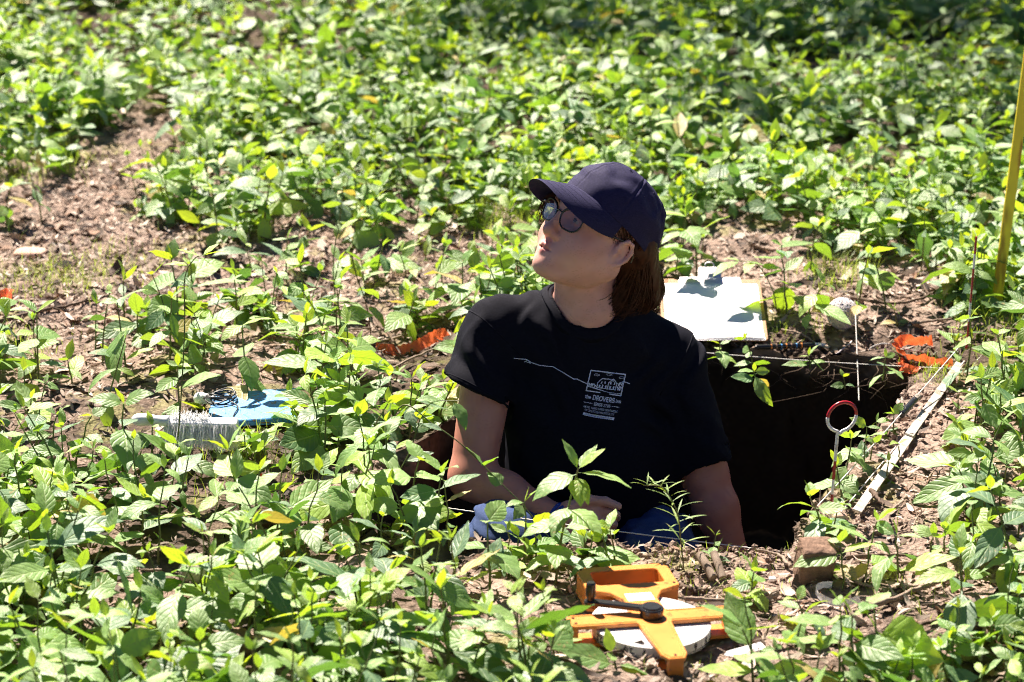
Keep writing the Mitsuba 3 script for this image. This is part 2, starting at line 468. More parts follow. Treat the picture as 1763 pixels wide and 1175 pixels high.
def inside_pit(x, y, m=0.0):
    a, b = pit_ab(x, y)
    return (a < m) & (a > -PW - m) & (b > -m) & (b < PL + m)


def relief(x, y):
    p = np.stack([np.asarray(x, float), np.asarray(y, float), np.zeros_like(np.asarray(x, float))], -1)
    a, b = pit_ab(x, y)
    near = np.clip(np.maximum.reduce([a, -PW - a, -b, b - PL]) / 0.25, 0, 1)
    r = (meshkit.fbm(p * 1.3 + 5, 3, 3) - 0.5) * 0.10 * near + (meshkit.fbm(p * 9 + 5, 3, 7) - 0.5) * 0.035 + (meshkit.fbm(p * 38, 2, 9) - 0.5) * 0.012
    return r * np.clip((9.9 - p[..., 1]) / 0.8, 0, 1) * np.clip((2.3 - np.abs(p[..., 0])) / 0.4, 0, 1)


def gz(x, y):
    return float(relief(np.array([x]), np.array([y]))[0])


def GG(px, py, up=0.0):
    q = G(px, py)
    for _ in range(3):
        q = G(px, py, gz(q[0], q[1]))
    return q + np.array([0, 0, up])


EW = 0.018
wl = EW * np.array([0, 0.2, 0.45, 0.7, 1.0])


def lines(lo, hi, step, edges, far):
    base = [x for x in np.arange(lo, hi, step) if all(abs(x - e) > 0.024 for e in edges)]
    for e, s in zip(edges, (1, -1)):
        base += list(e + s * wl) + [e - s * 0.010]
    base = sorted(base)
    d, o, u = step, [], []
    x0, x1 = base[0], base[-1]
    while d < far:
        d *= 1.45; x0 -= d; x1 += d; o.append(x0); u.append(x1)
    return np.array(o[::-1] + base + u)


la = lines(-4.9, 2.0, 0.024, (-PW, 0.0), 60)
lb = lines(-1.7, 6.4, 0.024, (0.0, PL), 60)
AA, BB = np.meshgrid(la, lb, indexing='ij')
ins = np.minimum.reduce([-AA, AA + PW, BB, PL - BB])
dep = np.clip(ins / EW, 0, 1)
gx, gy = pit_xy(AA, BB)
gh = relief(gx, gy) * (1 - dep) - PD * dep
q3 = np.stack([gx, gy, gh], -1)
edge_zone = np.exp(-(np.maximum(np.abs(ins) - 0.02, 0) / 0.05) ** 2)[..., None]
wob = np.stack([meshkit.fbm(q3 * 17 + s, 4, s) - 0.5 for s in (11, 23, 37)], -1)
far_rim = 1 + .9 * np.exp(-((BB - PL) / .12) ** 2)[..., None]
q3 = q3 + wob * far_rim * edge_zone * np.array([0.062, 0.062, 0.050])
na_, nb_ = AA.shape
ii = np.arange(na_ * nb_).reshape(na_, nb_)
gf = np.stack([ii[:-1, :-1], ii[1:, :-1], ii[1:, 1:], ii[:-1, 1:]], -1).reshape(-1, 4)
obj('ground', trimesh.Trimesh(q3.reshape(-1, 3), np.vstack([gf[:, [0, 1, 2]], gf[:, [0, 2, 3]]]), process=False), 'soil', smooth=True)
tag('ground', 'bare brown soil with a square excavation pit cut into it', 'ground', kind='structure')
# ------------------------------------------------------------------ the person sitting in the excavation
HF, HU, HL = np.array([-.715, -.556, .421]), np.array([.40, .167, .902]), np.array([.57, -.812, -.104])
HF = norm(HF); HU = norm(HU - HF * (HU @ HF)); HL = np.cross(HU, HF)
HM = np.stack([HF, HL, HU], 1); HS = 1.04
HO = W(971, 364, 5.10) - HM @ np.array([0.094, 0, 0.003]) * HS


def to_head(p):
    return (p - HO) @ HM / HS


def from_head(q):
    return HO + np.asarray(q, float) * HS @ HM.T


def mirror(q, fn, k=None):
    return np.minimum(fn(q), fn(q * [1, -1, 1]))


def head_sdf(p):
    q = to_head(p)
    m = q * [1, 1, 1]; m[:, 1] = np.abs(m[:, 1])          # the head is symmetrical
    d = ellipsoid(q, (-.012, 0, .032), (.099, .074, .084))
    d = smin(d, ellipsoid(q, (.036, 0, -.022), (.062, .064, .078)), .03)
    d = smin(d, capsule(m, (-.012, .058, -.066), (.066, .018, -.104), .023, .021), .035)
    d = smin(d, ellipsoid(q, (.086, 0, -.107), (.020, .023, .019)), .022)
    d = smin(d, ellipsoid(m, (.050, .040, -.052), (.036, .030, .036)), .026)
    d = smin(d, ellipsoid(m, (.010, .050, -.058), (.043, .021, .038)), .03)
    d = smin(d, ellipsoid(q, (.014, 0, -.104), (.054, .046, .022)), .035)
    d = smin(d, capsule(m, (.088, .006, .016), (.074, .046, .018), .011, .010), .016)
    d = smin(d, ellipsoid(q, (.078, 0, -.076), (.022, .030, .026)), .022)
    sock = ellipsoid(m, (.096, .031, -.004), (.017, .020, .014))
    d = smax(d, -sock, .012)
    d = smin(d, np.linalg.norm(m - [.0735, .031, -.003], axis=1) - .0138, .004)
    d = smax(d, -ellipsoid(m, (.088, .0315, -.0045), (.008, .0125, .0034)), .002)
    d = smin(d, capsule(q, (.090, 0, .010), (.108, 0, -.034), .0075, .0105), .010)
    d = smin(d, ellipsoid(q, (.1095, 0, -.040), (.0125, .0125, .0110)), .008)
    d = smin(d, ellipsoid(m, (.0985, .0120, -.046), (.0120, .0075, .0085)), .006)
    d = smax(d, -ellipsoid(m, (.103, .0062, -.0545), (.0058, .0036, .0050)), .003)
    up = np.minimum(capsule(m, (.1015, .004, -.0690), (.0775, .0330, -.0775), .0066, .0030), 9)
    lo = capsule(m, (.0985, 0, -.0815), (.0775, .0320, -.0785), .0080, .0034)
    d = smin(d, up, .006); d = smin(d, lo, .006)
    d = smax(d, -capsule(m, (.1095, 0, -.0748), (.0830, .0330, -.0785), .0030, .0014), .0015)
    d = smax(d, -capsule(q, (.108, 0, -.056), (.110, 0, -.064), .0022, .0020), .004)
    # ears
    e = m - [-.010, .0750, -.030]
    c_, s_ = math.cos(.25), math.sin(.25)
    e = np.stack([e[:, 0] * c_ + e[:, 2] * s_, e[:, 1], -e[:, 0] * s_ + e[:, 2] * c_], 1)
    ear = ellipsoid(e, (0, .003, 0), (.0170, .0060, .0290))
    ring = [(.010, .004, .018), (.004, .010, .028), (-.008, .012, .027), (-.017, .012, .014), (-.017, .011, -.002), (-.010, .009, -.016), (.000, .006, -.027), (.006, .003, -.026)]
    for a, b in zip(ring[:-1], ring[1:]):
        ear = smin(ear, capsule(e, a, b, .0042, .0042), .003)
    ear = smax(ear, -ellipsoid(e, (.003, .011, -.004), (.0085, .0075, .0120)), .004)
    ear = smax(ear, -ellipsoid(e, (-.005, .013, .014), (.0070, .0050, .0080)), .004)
    ear = smin(ear, ellipsoid(e, (.012, .005, -.006), (.0040, .0050, .0060)), .004)
    d = smin(d, ear, .008)
    return d * HS


SHR, SHL = W(852, 570, 5.20), W(1150, 622, 5.27)
NECK = W(1008, 548, 5.215); CHEST = W(1003, 672, 5.235); BELLY = W(1015, 800, 5.205); HIP = W(1040, 930, 5.22)
ELR, WRR = W(812, 822, 5.085), W(958, 894, 4.985)
ELL, WRL = W(1212, 815, 5.225), W(1264, 968, 5.155)
TX = norm(SHL - SHR); TZ = norm(NECK - HIP); TY = norm(np.cross(TZ, TX)); TX = np.cross(TY, TZ)
TM = np.stack([TX, TY, TZ], 1)
KNR = W(862, 934, 4.93); KNL = W(1140, 965, 4.95)
HANDL = np.array([WRL[0] + .012, WRL[1] - .02, -PD + .035])


def arm_sdf(p):
    d = capsule(p, SHR, ELR, .058, .045)
    d = smin(d, capsule(p, ELR, ELR * .6 + WRR * .4, .045, .043), .02)
    d = smin(d, capsule(p, ELR * .6 + WRR * .4, WRR, .043, .028), .02)
    l = smin(capsule(p, SHL, ELL, .060, .048), capsule(p, ELL, ELL * .6 + WRL * .4, .048, .046), .02)
    l = smin(l, capsule(p, ELL * .6 + WRL * .4, WRL, .046, .032), .02)
    l = smin(l, capsule(p, WRL, HANDL, .031, .026), .02)
    return np.minimum(d, l)


HE = norm(W(1075, 906, 4.955) - WRR); HIN = norm(np.array([.15, .80, -.58]) - HE * (np.array([.15, .80, -.58]) @ HE)); HSP = np.cross(HE, HIN)
if HSP[2] > 0:
    HSP = -HSP
KN0 = WRR + HE * .082 - HSP * .026


def hand_sdf(p):
    d = capsule(p, WRR, WRR + HE * .03, .026, .026)
    for i in range(4):
        d = smin(d, capsule(p, WRR + HE * .02 + HSP * (.016 * i - .024), KN0 + HSP * .0185 * i - HE * (.002 + .003 * i), .016, .0115), .012)
    for i, (l, cu) in enumerate(((.040, .55), (.044, .7), (.041, .8), (.033, .9))):
        a = KN0 + HSP * .0185 * i - HE * .003 * i
        b = a + l * norm(HE * math.cos(cu) + HIN * math.sin(cu))
        c = b + l * .62 * norm(HE * math.cos(cu + 1.1) + HIN * math.sin(cu + 1.1))
        e = c + l * .5 * norm(HE * math.cos(cu + 2.0) + HIN * math.sin(cu + 2.0))
        f = np.minimum(np.minimum(capsule(p, a, b, .0102, .0090), capsule(p, b, c, .0090, .0082)), capsule(p, c, e, .0082, .0070))
        d = smin(d, f, .004)
    t0 = WRR + HE * .025 - HSP * .022 - HIN * .006
    t1 = t0 + .042 * norm(HE * .9 - HSP * .5 - HIN * .15)
    t2 = t1 + .034 * norm(HE * 1 - HSP * .05 + HIN * .05)
    t3 = t2 + .028 * norm(HE * 1 + HSP * .25 + HIN * .1)
    th = smin(smin(capsule(p, t0, t1, .016, .0115), capsule(p, t1, t2, .0112, .0100), .006), capsule(p, t2, t3, .0100, .0080), .003)
    d = smin(d, th, .006)
    # the other hand, flat on the pit floor
    f0 = HANDL; fx = norm(np.array([.25, -1, 0])); fy = np.array([-fx[1], fx[0], 0])
    for i in range(4):
        k = f0 + fx * .075 + fy * (.019 * i - .028) + [0, 0, -.014]
        d = np.minimum(d, smin(capsule(p, f0 + fy * (.012 * i - .018), k, .017, .012), smin(capsule(p, k, k + fx * .045 + fy * (.006 * i - .009) + [0, 0, .006], .0095, .009), capsule(p, k + fx * .045 + fy * (.006 * i - .009) + [0, 0, .006], k + fx * .075 + fy * (.010 * i - .015) + [0, 0, -.008], .009, .007), .004), .006))
    d = smin(d, smin(capsule(p, f0 - fy * .01, f0 + fx * .04 - fy * .05 + [0, 0, -.012], .016, .011), capsule(p, f0 + fx * .04 - fy * .05 + [0, 0, -.012], f0 + fx * .075 - fy * .06 + [0, 0, -.016], .0105, .008), .006), .008)
    return d


def body_sdf(p):
    d = arm_sdf(p)
    d = smin(d, np.minimum(local(p, WRR + HE * .06, .17, hand_sdf), local(p, HANDL, .17, hand_sdf)), .012)
    hb = from_head([-.030, 0, -.055]); hf = from_head([.005, 0, -.075])
    n_ = smin(capsule(p, hb, NECK + TY * .01, .062, .066), capsule(p, hf, NECK - TY * .015 - TZ * .005, .050, .062), .03)
    n_ = smin(n_, capsule(p, NECK + TY * .02 - TZ * .03, NECK * .45 + SHR * .55 - TZ * .012, .060, .048), .05)
    n_ = smin(n_, capsule(p, NECK + TY * .02 - TZ * .03, NECK * .45 + SHL * .55 - TZ * .012, .060, .048), .05)
    n_ = smin(n_, capsule(p, SHR, SHL, .052, .052), .05)
    n_ = smin(n_, ellipsoid(p, CHEST, (.150, .100, .19), TM), .05)
    n_ = smin(n_, capsule(p, CHEST, HIP, .11, .11), .05)
    c_ = capsule(p, NECK + TY * .004 + TZ * .13, NECK - TY * .022 + TZ * .030, .082, .066)
    sb = shirt_base(p)
    n_ = np.where(np.abs(n_) < .08, smax(n_, np.minimum(sb + .018, c_ + .003), .006), n_)
    d = smin(d, n_, .03)
    return smin(d, local(p, HO, .20, head_sdf), .016)


PC0 = W(1045, 715, 5.1)


def folds(p, amp):
    q = (p - CHEST) @ TM
    a = meshkit.noise(np.stack([q[:, 0] * 30 + 6 * meshkit.noise(q * 9, 4), q[:, 1] * 22, q[:, 2] * 6], 1), 5) - .5
    b = meshkit.noise(np.stack([(q[:, 0] + .8 * q[:, 2]) * 26 + 3 * meshkit.noise(q * 7, 2), q[:, 1] * 14, (q[:, 2] - .8 * q[:, 0]) * 7], 1), 8) - .5
    g = np.linalg.norm((p - PC0) * [1, .3, 1], axis=1)
    return amp * (1.1 * a + .9 * b) * (1 - .92 * np.exp(-(g / .075) ** 4))


def shirt_base(p):
    d = ellipsoid(p, CHEST + TZ * .01, (.176, .122, .215), TM)
    d = smin(d, ellipsoid(p, BELLY, (.172, .142, .20), TM), .06)
    d = smin(d, ellipsoid(p, HIP + TZ * .05, (.175, .145, .10), TM), .04)
    for s, k in ((SHR, 1), (SHL, 1)):
        d = smin(d, capsule(p, NECK - TZ * .022 + TY * .014, s - TZ * .002, .068, .060), .06)
    hr = SHR + (ELR - SHR) * .60 - TX * .030; hl = SHL + (ELL - SHL) * .93
    r_ = capsule(p, SHR, hr, .064, .086)
    ur = norm(norm(ELR - SHR) * 1 + TX * -.42)
    r_ = smax(r_, (p - (SHR + (ELR - SHR) * .46)) @ ur, .004)
    ul = norm(norm(ELL - SHL) + TX * .05)
    l_ = smax(capsule(p, SHL, hl, .068, .071), (p - (SHL + (ELL - SHL) * .90)) @ ul, .004)
    # loose cloth from the left armpit down along the sleeve
    d = smin(d, r_, .035); d = smin(d, l_, .045)
    return d


def shirt_sdf(p):
    d = shirt_base(p) + folds(p, .015)
    cut = capsule(p, NECK + TY * .004 + TZ * .13, NECK - TY * .022 + TZ * .030, .082, .066)
    d = smax(d, -(cut + .004), .003)
    # open sleeve ends
    er = norm(ELR - SHR); el = norm(ELL - SHL)
    d = np.maximum(d, -np.maximum(capsule(p, SHR, ELR, .064, .064), -((p - SHR - (ELR - SHR) * .40) @ norm(er - TX * .42))))
    d = np.maximum(d, -np.maximum(capsule(p, SHL, ELL, .065, .065), -((p - SHL - (ELL - SHL) * .78) @ el)))
    return d


def box_of(pts, m):
    pts = np.asarray(pts)
    return pts.min(0) - m, pts.max(0) + m


person = 'person'
tag(person, 'person in navy cap, glasses and black printed T-shirt sitting in the excavation pit looking up', 'person')
lo, hi = box_of([SHR, SHL, ELR, WRR, ELL, WRL, HANDL, HIP, KN0 + HE * .1, from_head([.13, 0, 0]), from_head([-.12, 0, 0]), from_head([0, 0, .13]), from_head([0, .09, 0]), from_head([0, -.09, 0])], .085)
body = surface(body_sdf, lo, hi, .0030)
bq = to_head(np.asarray(body.vertices)); am = np.abs(bq[:, 1])
lipd = np.minimum(capsule(np.c_[bq[:, 0], am, bq[:, 2]], (.1025, .003, -.0695), (.0835, .0255, -.0750), .0066, .0032),
                  capsule(np.c_[bq[:, 0], am, bq[:, 2]], (.0995, 0, -.0812), (.0775, .0315, -.0785), .0082, .0036))
lip = np.clip(1 - (lipd - .0004) / .0018, 0, 1) * .85
bv = np.asarray(body.vertices)
ruddy = np.clip(np.minimum(arm_sdf(bv), 1) / -.0 if False else 1 - np.abs(arm_sdf(bv)) / .02, 0, 1) * .75
ruddy = np.maximum(ruddy, .55 * np.exp(-((bq[:, 0] - .06) ** 2 + (am - .042) ** 2 + (bq[:, 2] + .04) ** 2) / .0009))
ruddy = np.maximum(ruddy, .75 * np.exp(-((bq[:, 0] - .112) ** 2 + am ** 2 + (bq[:, 2] + .042) ** 2) / .0004))
obj('body', body, 'skin', person, smooth=True, uv=np.c_[lip, ruddy])
slo, shi = box_of([SHR, SHL, SHR + (ELR - SHR) * .6, SHL + (ELL - SHL), HIP, NECK], .17)
shirt = surface(shirt_sdf, slo, shi, .0045)
tee = obj('t_shirt', shirt, 'black_cotton', person, smooth=True)
# ribbed collar
def collar_sdf(p):
    b = shirt_base(p)
    c = capsule(p, NECK + TY * .004 + TZ * .13, NECK - TY * .022 + TZ * .030, .082, .066)
    return np.maximum.reduce([b - .0030, -b - .010, .0015 - c, c - .0165])


obj('collar', surface(collar_sdf, NECK - .14, NECK + .14, .0024, slack=3.0), 'black_cotton', tee, smooth=True)


def hem(a, b, f, r, tilt):
    """A stitched hem ring of a sleeve."""
    u = norm(norm(b - a) + tilt); x, y = frame(u); c = a + (b - a) * f
    out = []
    for t in np.linspace(0, 2 * np.pi, 49):
        d_ = x * math.cos(t) + y * math.sin(t)
        rr = np.linspace(.04, .12, 160)
        pts = c + rr[:, None] * d_
        v = shirt_base(pts) + folds(pts, .015)
        k = np.argmax(v > 0) if (v > 0).any() else 80
        out.append(c + d_ * (min(rr[k], .112) - .001))
    return tube(np.array(out), .0021, 6, cap=False)


obj('sleeve_hem', hem(SHR, ELR, .445, .07, TX * -.42), 'black_cotton', tee, smooth=True)
obj('sleeve_hem', hem(SHL, ELL, .885, .07, TX * .05), 'black_cotton', tee, smooth=True)

obj('sleeve_seam', hem(SHR, ELR, .03, .07, TX * -.9), 'black_cotton', tee, smooth=True)
obj('sleeve_seam', hem(SHL, ELL, .03, .07, TX * .9), 'black_cotton', tee, smooth=True)
# the white print on the chest
PC = W(1045, 700, 5.0); pth = math.radians(-13)
pex = RT * math.cos(pth) + UP * math.sin(pth); pey = -RT * math.sin(pth) + UP * math.cos(pth)
pw = FPX / ((PC - CAM) @ FW)                          # pixels per metre there


def shirt_front(pts):
    """Moves points towards +y until they meet the shirt."""
    p = np.array(pts, float); p[:, 1] -= .15
    for _ in range(60):
        d = shirt_sdf(p)
        p[:, 1] += np.clip(d, -.02, .05) * .7
    return p


def ink(geoms, dens=.004):
    ms = []
    for g in geoms:
        for q in getattr(g, 'geoms', [g]):
            if q.is_empty or q.area < 1e-9:
                continue
            q = q.segmentize(dens)
            v, f = trimesh.creation.triangulate_polygon(q, engine='earcut')
            ms.append((np.c_[v, np.zeros(len(v))], f))
    m = cat(*ms)
    v = PC + m.vertices[:, :1] * pex + m.vertices[:, 1:2] * pey
    v = shirt_front(v); v[:, 1] -= .0040
    f = m.faces
    n_ = np.cross(v[f[:, 1]] - v[f[:, 0]], v[f[:, 2]] - v[f[:, 0]])
    f[n_[:, 1] > 0] = f[n_[:, 1] > 0][:, ::-1]
    return trimesh.Trimesh(v, f, process=False)


def ptxt(s, h, cx, cy, bold=False, width=None):
    m = meshkit.text_mesh(s, h, 0.0005, bold)
    x0, x1 = m.vertices[:, 0].min(), m.vertices[:, 0].max()
    k = 1 if width is None else width / (x1 - x0)
    v = np.array(m.vertices); v[:, 0] = (v[:, 0] - (x0 + x1) / 2) * k + cx; v[:, 1] += cy
    f = np.asarray(m.faces); fn = np.cross(v[f[:, 1]] - v[f[:, 0]], v[f[:, 2]] - v[f[:, 0]])[:, 2]
    f = f[(fn > 1e-12) & (v[f][:, :, 2].min(1) > .0004)]
    return v, f


def place_text(parts):
    m = cat(*[(np.c_[v[:, :2], v[:, 2] * 0], f) for v, f in parts])
    v = shirt_front(PC + m.vertices[:, :1] * pex + m.vertices[:, 1:2] * pey); v[:, 1] -= .0041
    f = m.faces; n_ = np.cross(v[f[:, 1]] - v[f[:, 0]], v[f[:, 2]] - v[f[:, 0]])
    f[n_[:, 1] > 0] = f[n_[:, 1] > 0][:, ::-1]
    return trimesh.Trimesh(v, f, process=False)


def px2(x, y):
    """Photograph pixel -> print coordinates."""
    dx, dy = (x - 1045) / pw, -(y - 700) / pw
    return (dx * math.cos(pth) + dy * math.sin(pth), -dx * math.sin(pth) + dy * math.cos(pth))


lw = .0011
mount = LineString([px2(*q) for q in ((885, 648), (897, 650), (907, 650), (915, 655), (928, 658), (945, 659), (953, 659), (970, 669), (990, 682), (995, 682), (1014, 692))]).buffer(lw * .75)
mount2 = LineString([px2(*q) for q in ((903, 656), (909, 651), (914, 657), (907, 655))]).buffer(lw * .5)
mount3 = LineString([px2(*q) for q in ((1072, 695), (1078, 694), (1083, 696), (1089, 699))]).buffer(lw * .7)
obj('print_outline', ink([mount, mount2, mount3]), 'print_ink', tee, smooth=False)
bw, bh = .0365, .0215
yc = .0085
fr = Polygon([(-bw, yc - bh), (bw, yc - bh), (bw, yc + bh), (-bw, yc + bh)])
pic = [fr.exterior.buffer(lw)]
base = yc - .011
gable = lambda x, w, h, r: LineString([(x - w, base), (x - w, base + h), (x, base + h + r), (x + w, base + h), (x + w, base), (x - w, base)]).buffer(.0008)
pic += [gable(.014, .0085, .013, .008), LineString([(-.017, base), (-.017, base + .010), (-.010, base + .019), (.012, base + .020)]).buffer(.0008), LineString([(-.017, base), (.0055, base)]).buffer(.0008),
        LineString([(-bw, base - .001), (bw * .2, base - .006), (bw, base - .007)]).buffer(.0005), LineString([(-bw, base + .001), (-.002, base - .0045)]).buffer(.0005)]
for x, y, w, h in ((.0105, .004, .0016, .0025), (.0175, .004, .0016, .0025), (.010, .012, .0013, .0024), (.018, .012, .0013, .0024), (.014, .017, .001, .0014), (-.012, .004, .0016, .0022), (-.006, .004, .0012, .0034), (.001, .004, .0016, .0022), (-.009, .011, .0013, .002), (-.002, .012, .0013, .0022)):
    pic.append(shapely.geometry.box(x - w, base + y - h, x + w, base + y + h))
rs = np.random.default_rng(5)
for k in range(26):
    x = rs.uniform(.024, .035); y = rs.uniform(0, .014)
    pic.append(Point(x, base + y).buffer(rs.uniform(.0008, .0019), 4))
for k in range(22):
    x = rs.uniform(-.035, -.018); y = rs.uniform(-.001, .006) + max(0, (x + .024) * .5)
    pic.append(Point(x, base + y).buffer(rs.uniform(.0007, .0015), 4))
for x, y in ((-.022, .0145), (.003, .0185), (.030, .015)):
    pic.append(affinity.scale(Point(x, yc + y - .0005).buffer(.0019, 8), 3.0, 1).exterior.buffer(.00035))
obj('print_picture', ink([shapely.union_all(pic)]), 'print_ink', tee, smooth=False)
ty = yc - bh - .0145
txt = [ptxt('the', .0066, -.0300, ty, bold=True, width=.0125), ptxt('DROVERS', .0098, .0030, ty - .0008, bold=True, width=.0460), ptxt('inn', .0066, .0340, ty, bold=True, width=.0110),
       ptxt('SINCE 1705', .0058, .0020, ty - .0112, bold=True, width=.0350),
       ptxt('MORE THAN THREE CENTURIES', .0041, .0010, ty - .0190, width=.0710), ptxt('OF SCOTTISH HOSPITALITY', .0041, .0005, ty - .0255, width=.0620)]
obj('print_lettering', place_text(txt), 'print_ink', tee, smooth=False)
rule = [shapely.geometry.box(-.0365, ty - .0086, -.0185, ty - .0076), shapely.geometry.box(.0225, ty - .0086, .0385, ty - .0076)]
bar = shapely.geometry.box(-.0325, ty - .0345, .0330, ty - .0290)
obj('print_rule', ink([*rule, bar]), 'print_ink', tee, smooth=False)
wv, wf = ptxt('www.thedroversinn.co.uk', .0030, .0, ty - .0327, width=.0580)
wm = place_text([(wv, wf)]); wm.vertices[:, 1] -= .0012
obj('print_web_lettering', wm, 'black_cotton', tee, smooth=False)


# jeans
def jeans_sdf(p):
    d = ellipsoid(p, HIP + TZ * .01, (.165, .135, .13), TM)
    d = smin(d, capsule(p, HIP - TX * .08, KNR, .098, .076), .05)
    d = smin(d, capsule(p, HIP + TX * .09 - TZ * .02, KNL, .095, .076), .05)
    fr_, fl_ = np.array([KNR[0] + .17, KNR[1] + .09, -PD + .07]), np.array([KNL[0] - .20, KNL[1] - .02, -PD + .07])
    d = smin(d, capsule(p, HIP - TX * .08 - [0, 0, .12], HIP + TX * .08 - [0, 0, .12], .09, .09), .05)
    d = smin(d, capsule(p, KNR, fr_, .072, .052), .03)
    d = smin(d, capsule(p, KNL, fl_, .070, .052), .03)
    w_ = meshkit.noise(np.stack([(p[:, 0] * .45 + p[:, 2]) * 62 + 3 * meshkit.noise(p * 12, 3), p[:, 1] * 16, (p[:, 0] - p[:, 2]) * 9], 1), 6) - .5
    return d + .022 * w_


jlo, jhi = box_of([HIP, KNR, KNL, KNR - [0, 0, .30], HIP - [0, 0, .16]], .19)
obj('jeans', surface(jeans_sdf, jlo, jhi, .006), 'denim', person, smooth=True)

# cap
a19 = math.radians(21)
KX, KZ, KY = np.array([math.cos(a19), 0, math.sin(a19)]), np.array([-math.sin(a19), 0, math.cos(a19)]), np.array([0, 1.0, 0])
KC = np.array([-.018, 0, .0085]); RX, RY, RZ = .1180, .0900, .1140


def crown(ph, s):
    """A point on the crown; s runs from 0 at the rim to 1 at the button."""
    e = s * np.pi / 2
    r = np.cos(e) ** .82; z = np.sin(e) ** .92
    back = .5 - .5 * np.cos(ph)
    x = RX * r * np.cos(ph) * (1 + .06 * back * np.sin(np.pi * s)); y = RY * r * np.sin(ph) * (1 + .05 * np.sin(np.pi * s))
    q = np.stack([x, y, RZ * z * (1 - .07 * back * (1 - s))], -1)
    nrm = q / np.linalg.norm(q, axis=-1, keepdims=True)
    k = (ph / (np.pi / 3)); dk = np.abs(k - np.round(k)) * (np.pi / 3) * np.maximum(r, .15) * .1
    seam = -.0016 * np.exp(-(dk / .0016) ** 2) + .0008 * np.exp(-((dk - .0042) / .0022) ** 2)
    w1 = meshkit.noise(np.stack([q[..., 0] * 18 + 4 * meshkit.noise(q * 14, 1), q[..., 1] * 26, q[..., 2] * 40], -1), 12) - .5
    w2 = meshkit.noise(q * 46 + 3, 13) - .5
    dent = .015 * w1 * np.sin(np.pi * np.clip(s * .9 + .08, 0, 1)) * (.45 + .75 * back) + .003 * w2 * np.sin(np.pi * s)
    q = q + nrm * (seam * np.sin(np.pi * np.clip(s, .02, .98)) ** .3 + dent)[..., None]
    return KC + q[..., :1] * KX + q[..., 1:2] * KY + q[..., 2:3] * KZ


def grid_faces(n, m, wrap=False):
    i = np.arange(n * m).reshape(n, m)
    if wrap:
        i = np.vstack([i, i[:1]])
    return np.stack([i[:-1, :-1], i[1:, :-1], i[1:, 1:], i[:-1, 1:]], -1).reshape(-1, 4)


nph, ns_ = 220, 80
P_, S_ = np.meshgrid(np.arange(nph) / nph * 2 * np.pi - np.pi, np.linspace(0, .985, ns_), indexing='ij')
co = crown(P_, S_)
cen = KC + KZ * .03
inner = cen + (co[:, 30::-1] - cen) * .968
cg = np.concatenate([inner, co], 1)
cv = from_head(cg.reshape(-1, 3))
capg = obj('cap', trimesh.Trimesh(cv, grid_faces(nph, cg.shape[1], True), process=False) if False else cat((cv, grid_faces(nph, cg.shape[1], True))), 'navy_cotton', person, smooth=True)
top = crown(np.array([0.0]), np.array([.985]))[0]
bt = trimesh.creation.icosphere(2, .0075); bt.vertices = bt.vertices * [1, 1, .5]
obj('button', xf(bt, mat4(HM @ np.stack([KX, KY, KZ], 1), from_head(KC + KZ * (RZ * .995)))), 'navy_cotton', capg, smooth=True)
for k in range(6):
    ph = np.array([(k + .5) * np.pi / 3 - np.pi]); c0 = crown(ph, np.array([.66]))[0]; c1 = crown(ph, np.array([.70]))[0]; c2 = crown(ph + .05, np.array([.66]))[0]
    u1, u2 = norm(c1 - c0), norm(c2 - c0)
    tt = np.linspace(0, 2 * np.pi, 17)[:, None]
    obj('eyelet', tube(from_head(c0 + .0034 * (np.cos(tt) * u1 + np.sin(tt) * u2)), .0011, 6, cap=False), 'navy_thread', capg, smooth=True)
# brim
nb1, nb2 = 61, 16
PB_, VB = np.meshgrid(np.linspace(-1.24, 1.24, nb1), np.linspace(0, 1, nb2), indexing='ij')
r0 = np.stack([RX * np.cos(PB_), RY * np.sin(PB_), np.zeros_like(PB_)], -1) * .985
ln = .080 * np.clip(1 - np.abs(PB_ / 1.24) ** 2.6, 0.0, 1) ** .72 + .0008
q = r0 + np.stack([VB * ln, VB * ln * np.sin(PB_) * .10, np.zeros_like(VB)], -1)
q[..., 2] = .004 - VB * ln * .54 - (q[..., 1] / .078) ** 2 * (.001 + .028 * VB ** .9)
def brim_side(dz):
    z = q.copy(); z[..., 2] += dz * np.sqrt(np.clip(1 - VB ** 14, 0, 1)); return KC + z[..., :1] * KX + z[..., 1:2] * KY + z[..., 2:3] * KZ
bu, bl = brim_side(.0019), brim_side(-.0019)
both = np.concatenate([bu, bl[:, ::-1]], 1)
brim = obj('brim', cat((from_head(both.reshape(-1, 3)), grid_faces(nb1, both.shape[1])[:, ::-1])), 'navy_cotton', capg, smooth=45)
for k, v in enumerate((.18, .36, .54, .72, .88)):
    j = int(v * (nb2 - 1)); sl = slice(4, nb1 - 4)
    obj('stitching', tube(from_head(bu[sl, j] + KZ * .0002), .00055, 4), 'navy_thread', brim, smooth=True)

# eyeglasses
gl = person + '__eyeglasses'
tt = np.linspace(0, 2 * np.pi, 41)[:-1]


def lens_outline(side):
    w_, h_ = .0255, .0205
    y = w_ * np.sign(np.cos(tt)) * np.abs(np.cos(tt)) ** .78; z = h_ * np.sign(np.sin(tt)) * np.abs(np.sin(tt)) ** .82
    z = z + .10 * y * (z > 0) ; y = y * (1 + .06 * np.clip(z / h_, -1, 1))
    x = .1035 - .012 * ((y + .034) / .06) ** 2
    return np.stack([x, side * (y + .0335), z - .006], 1)


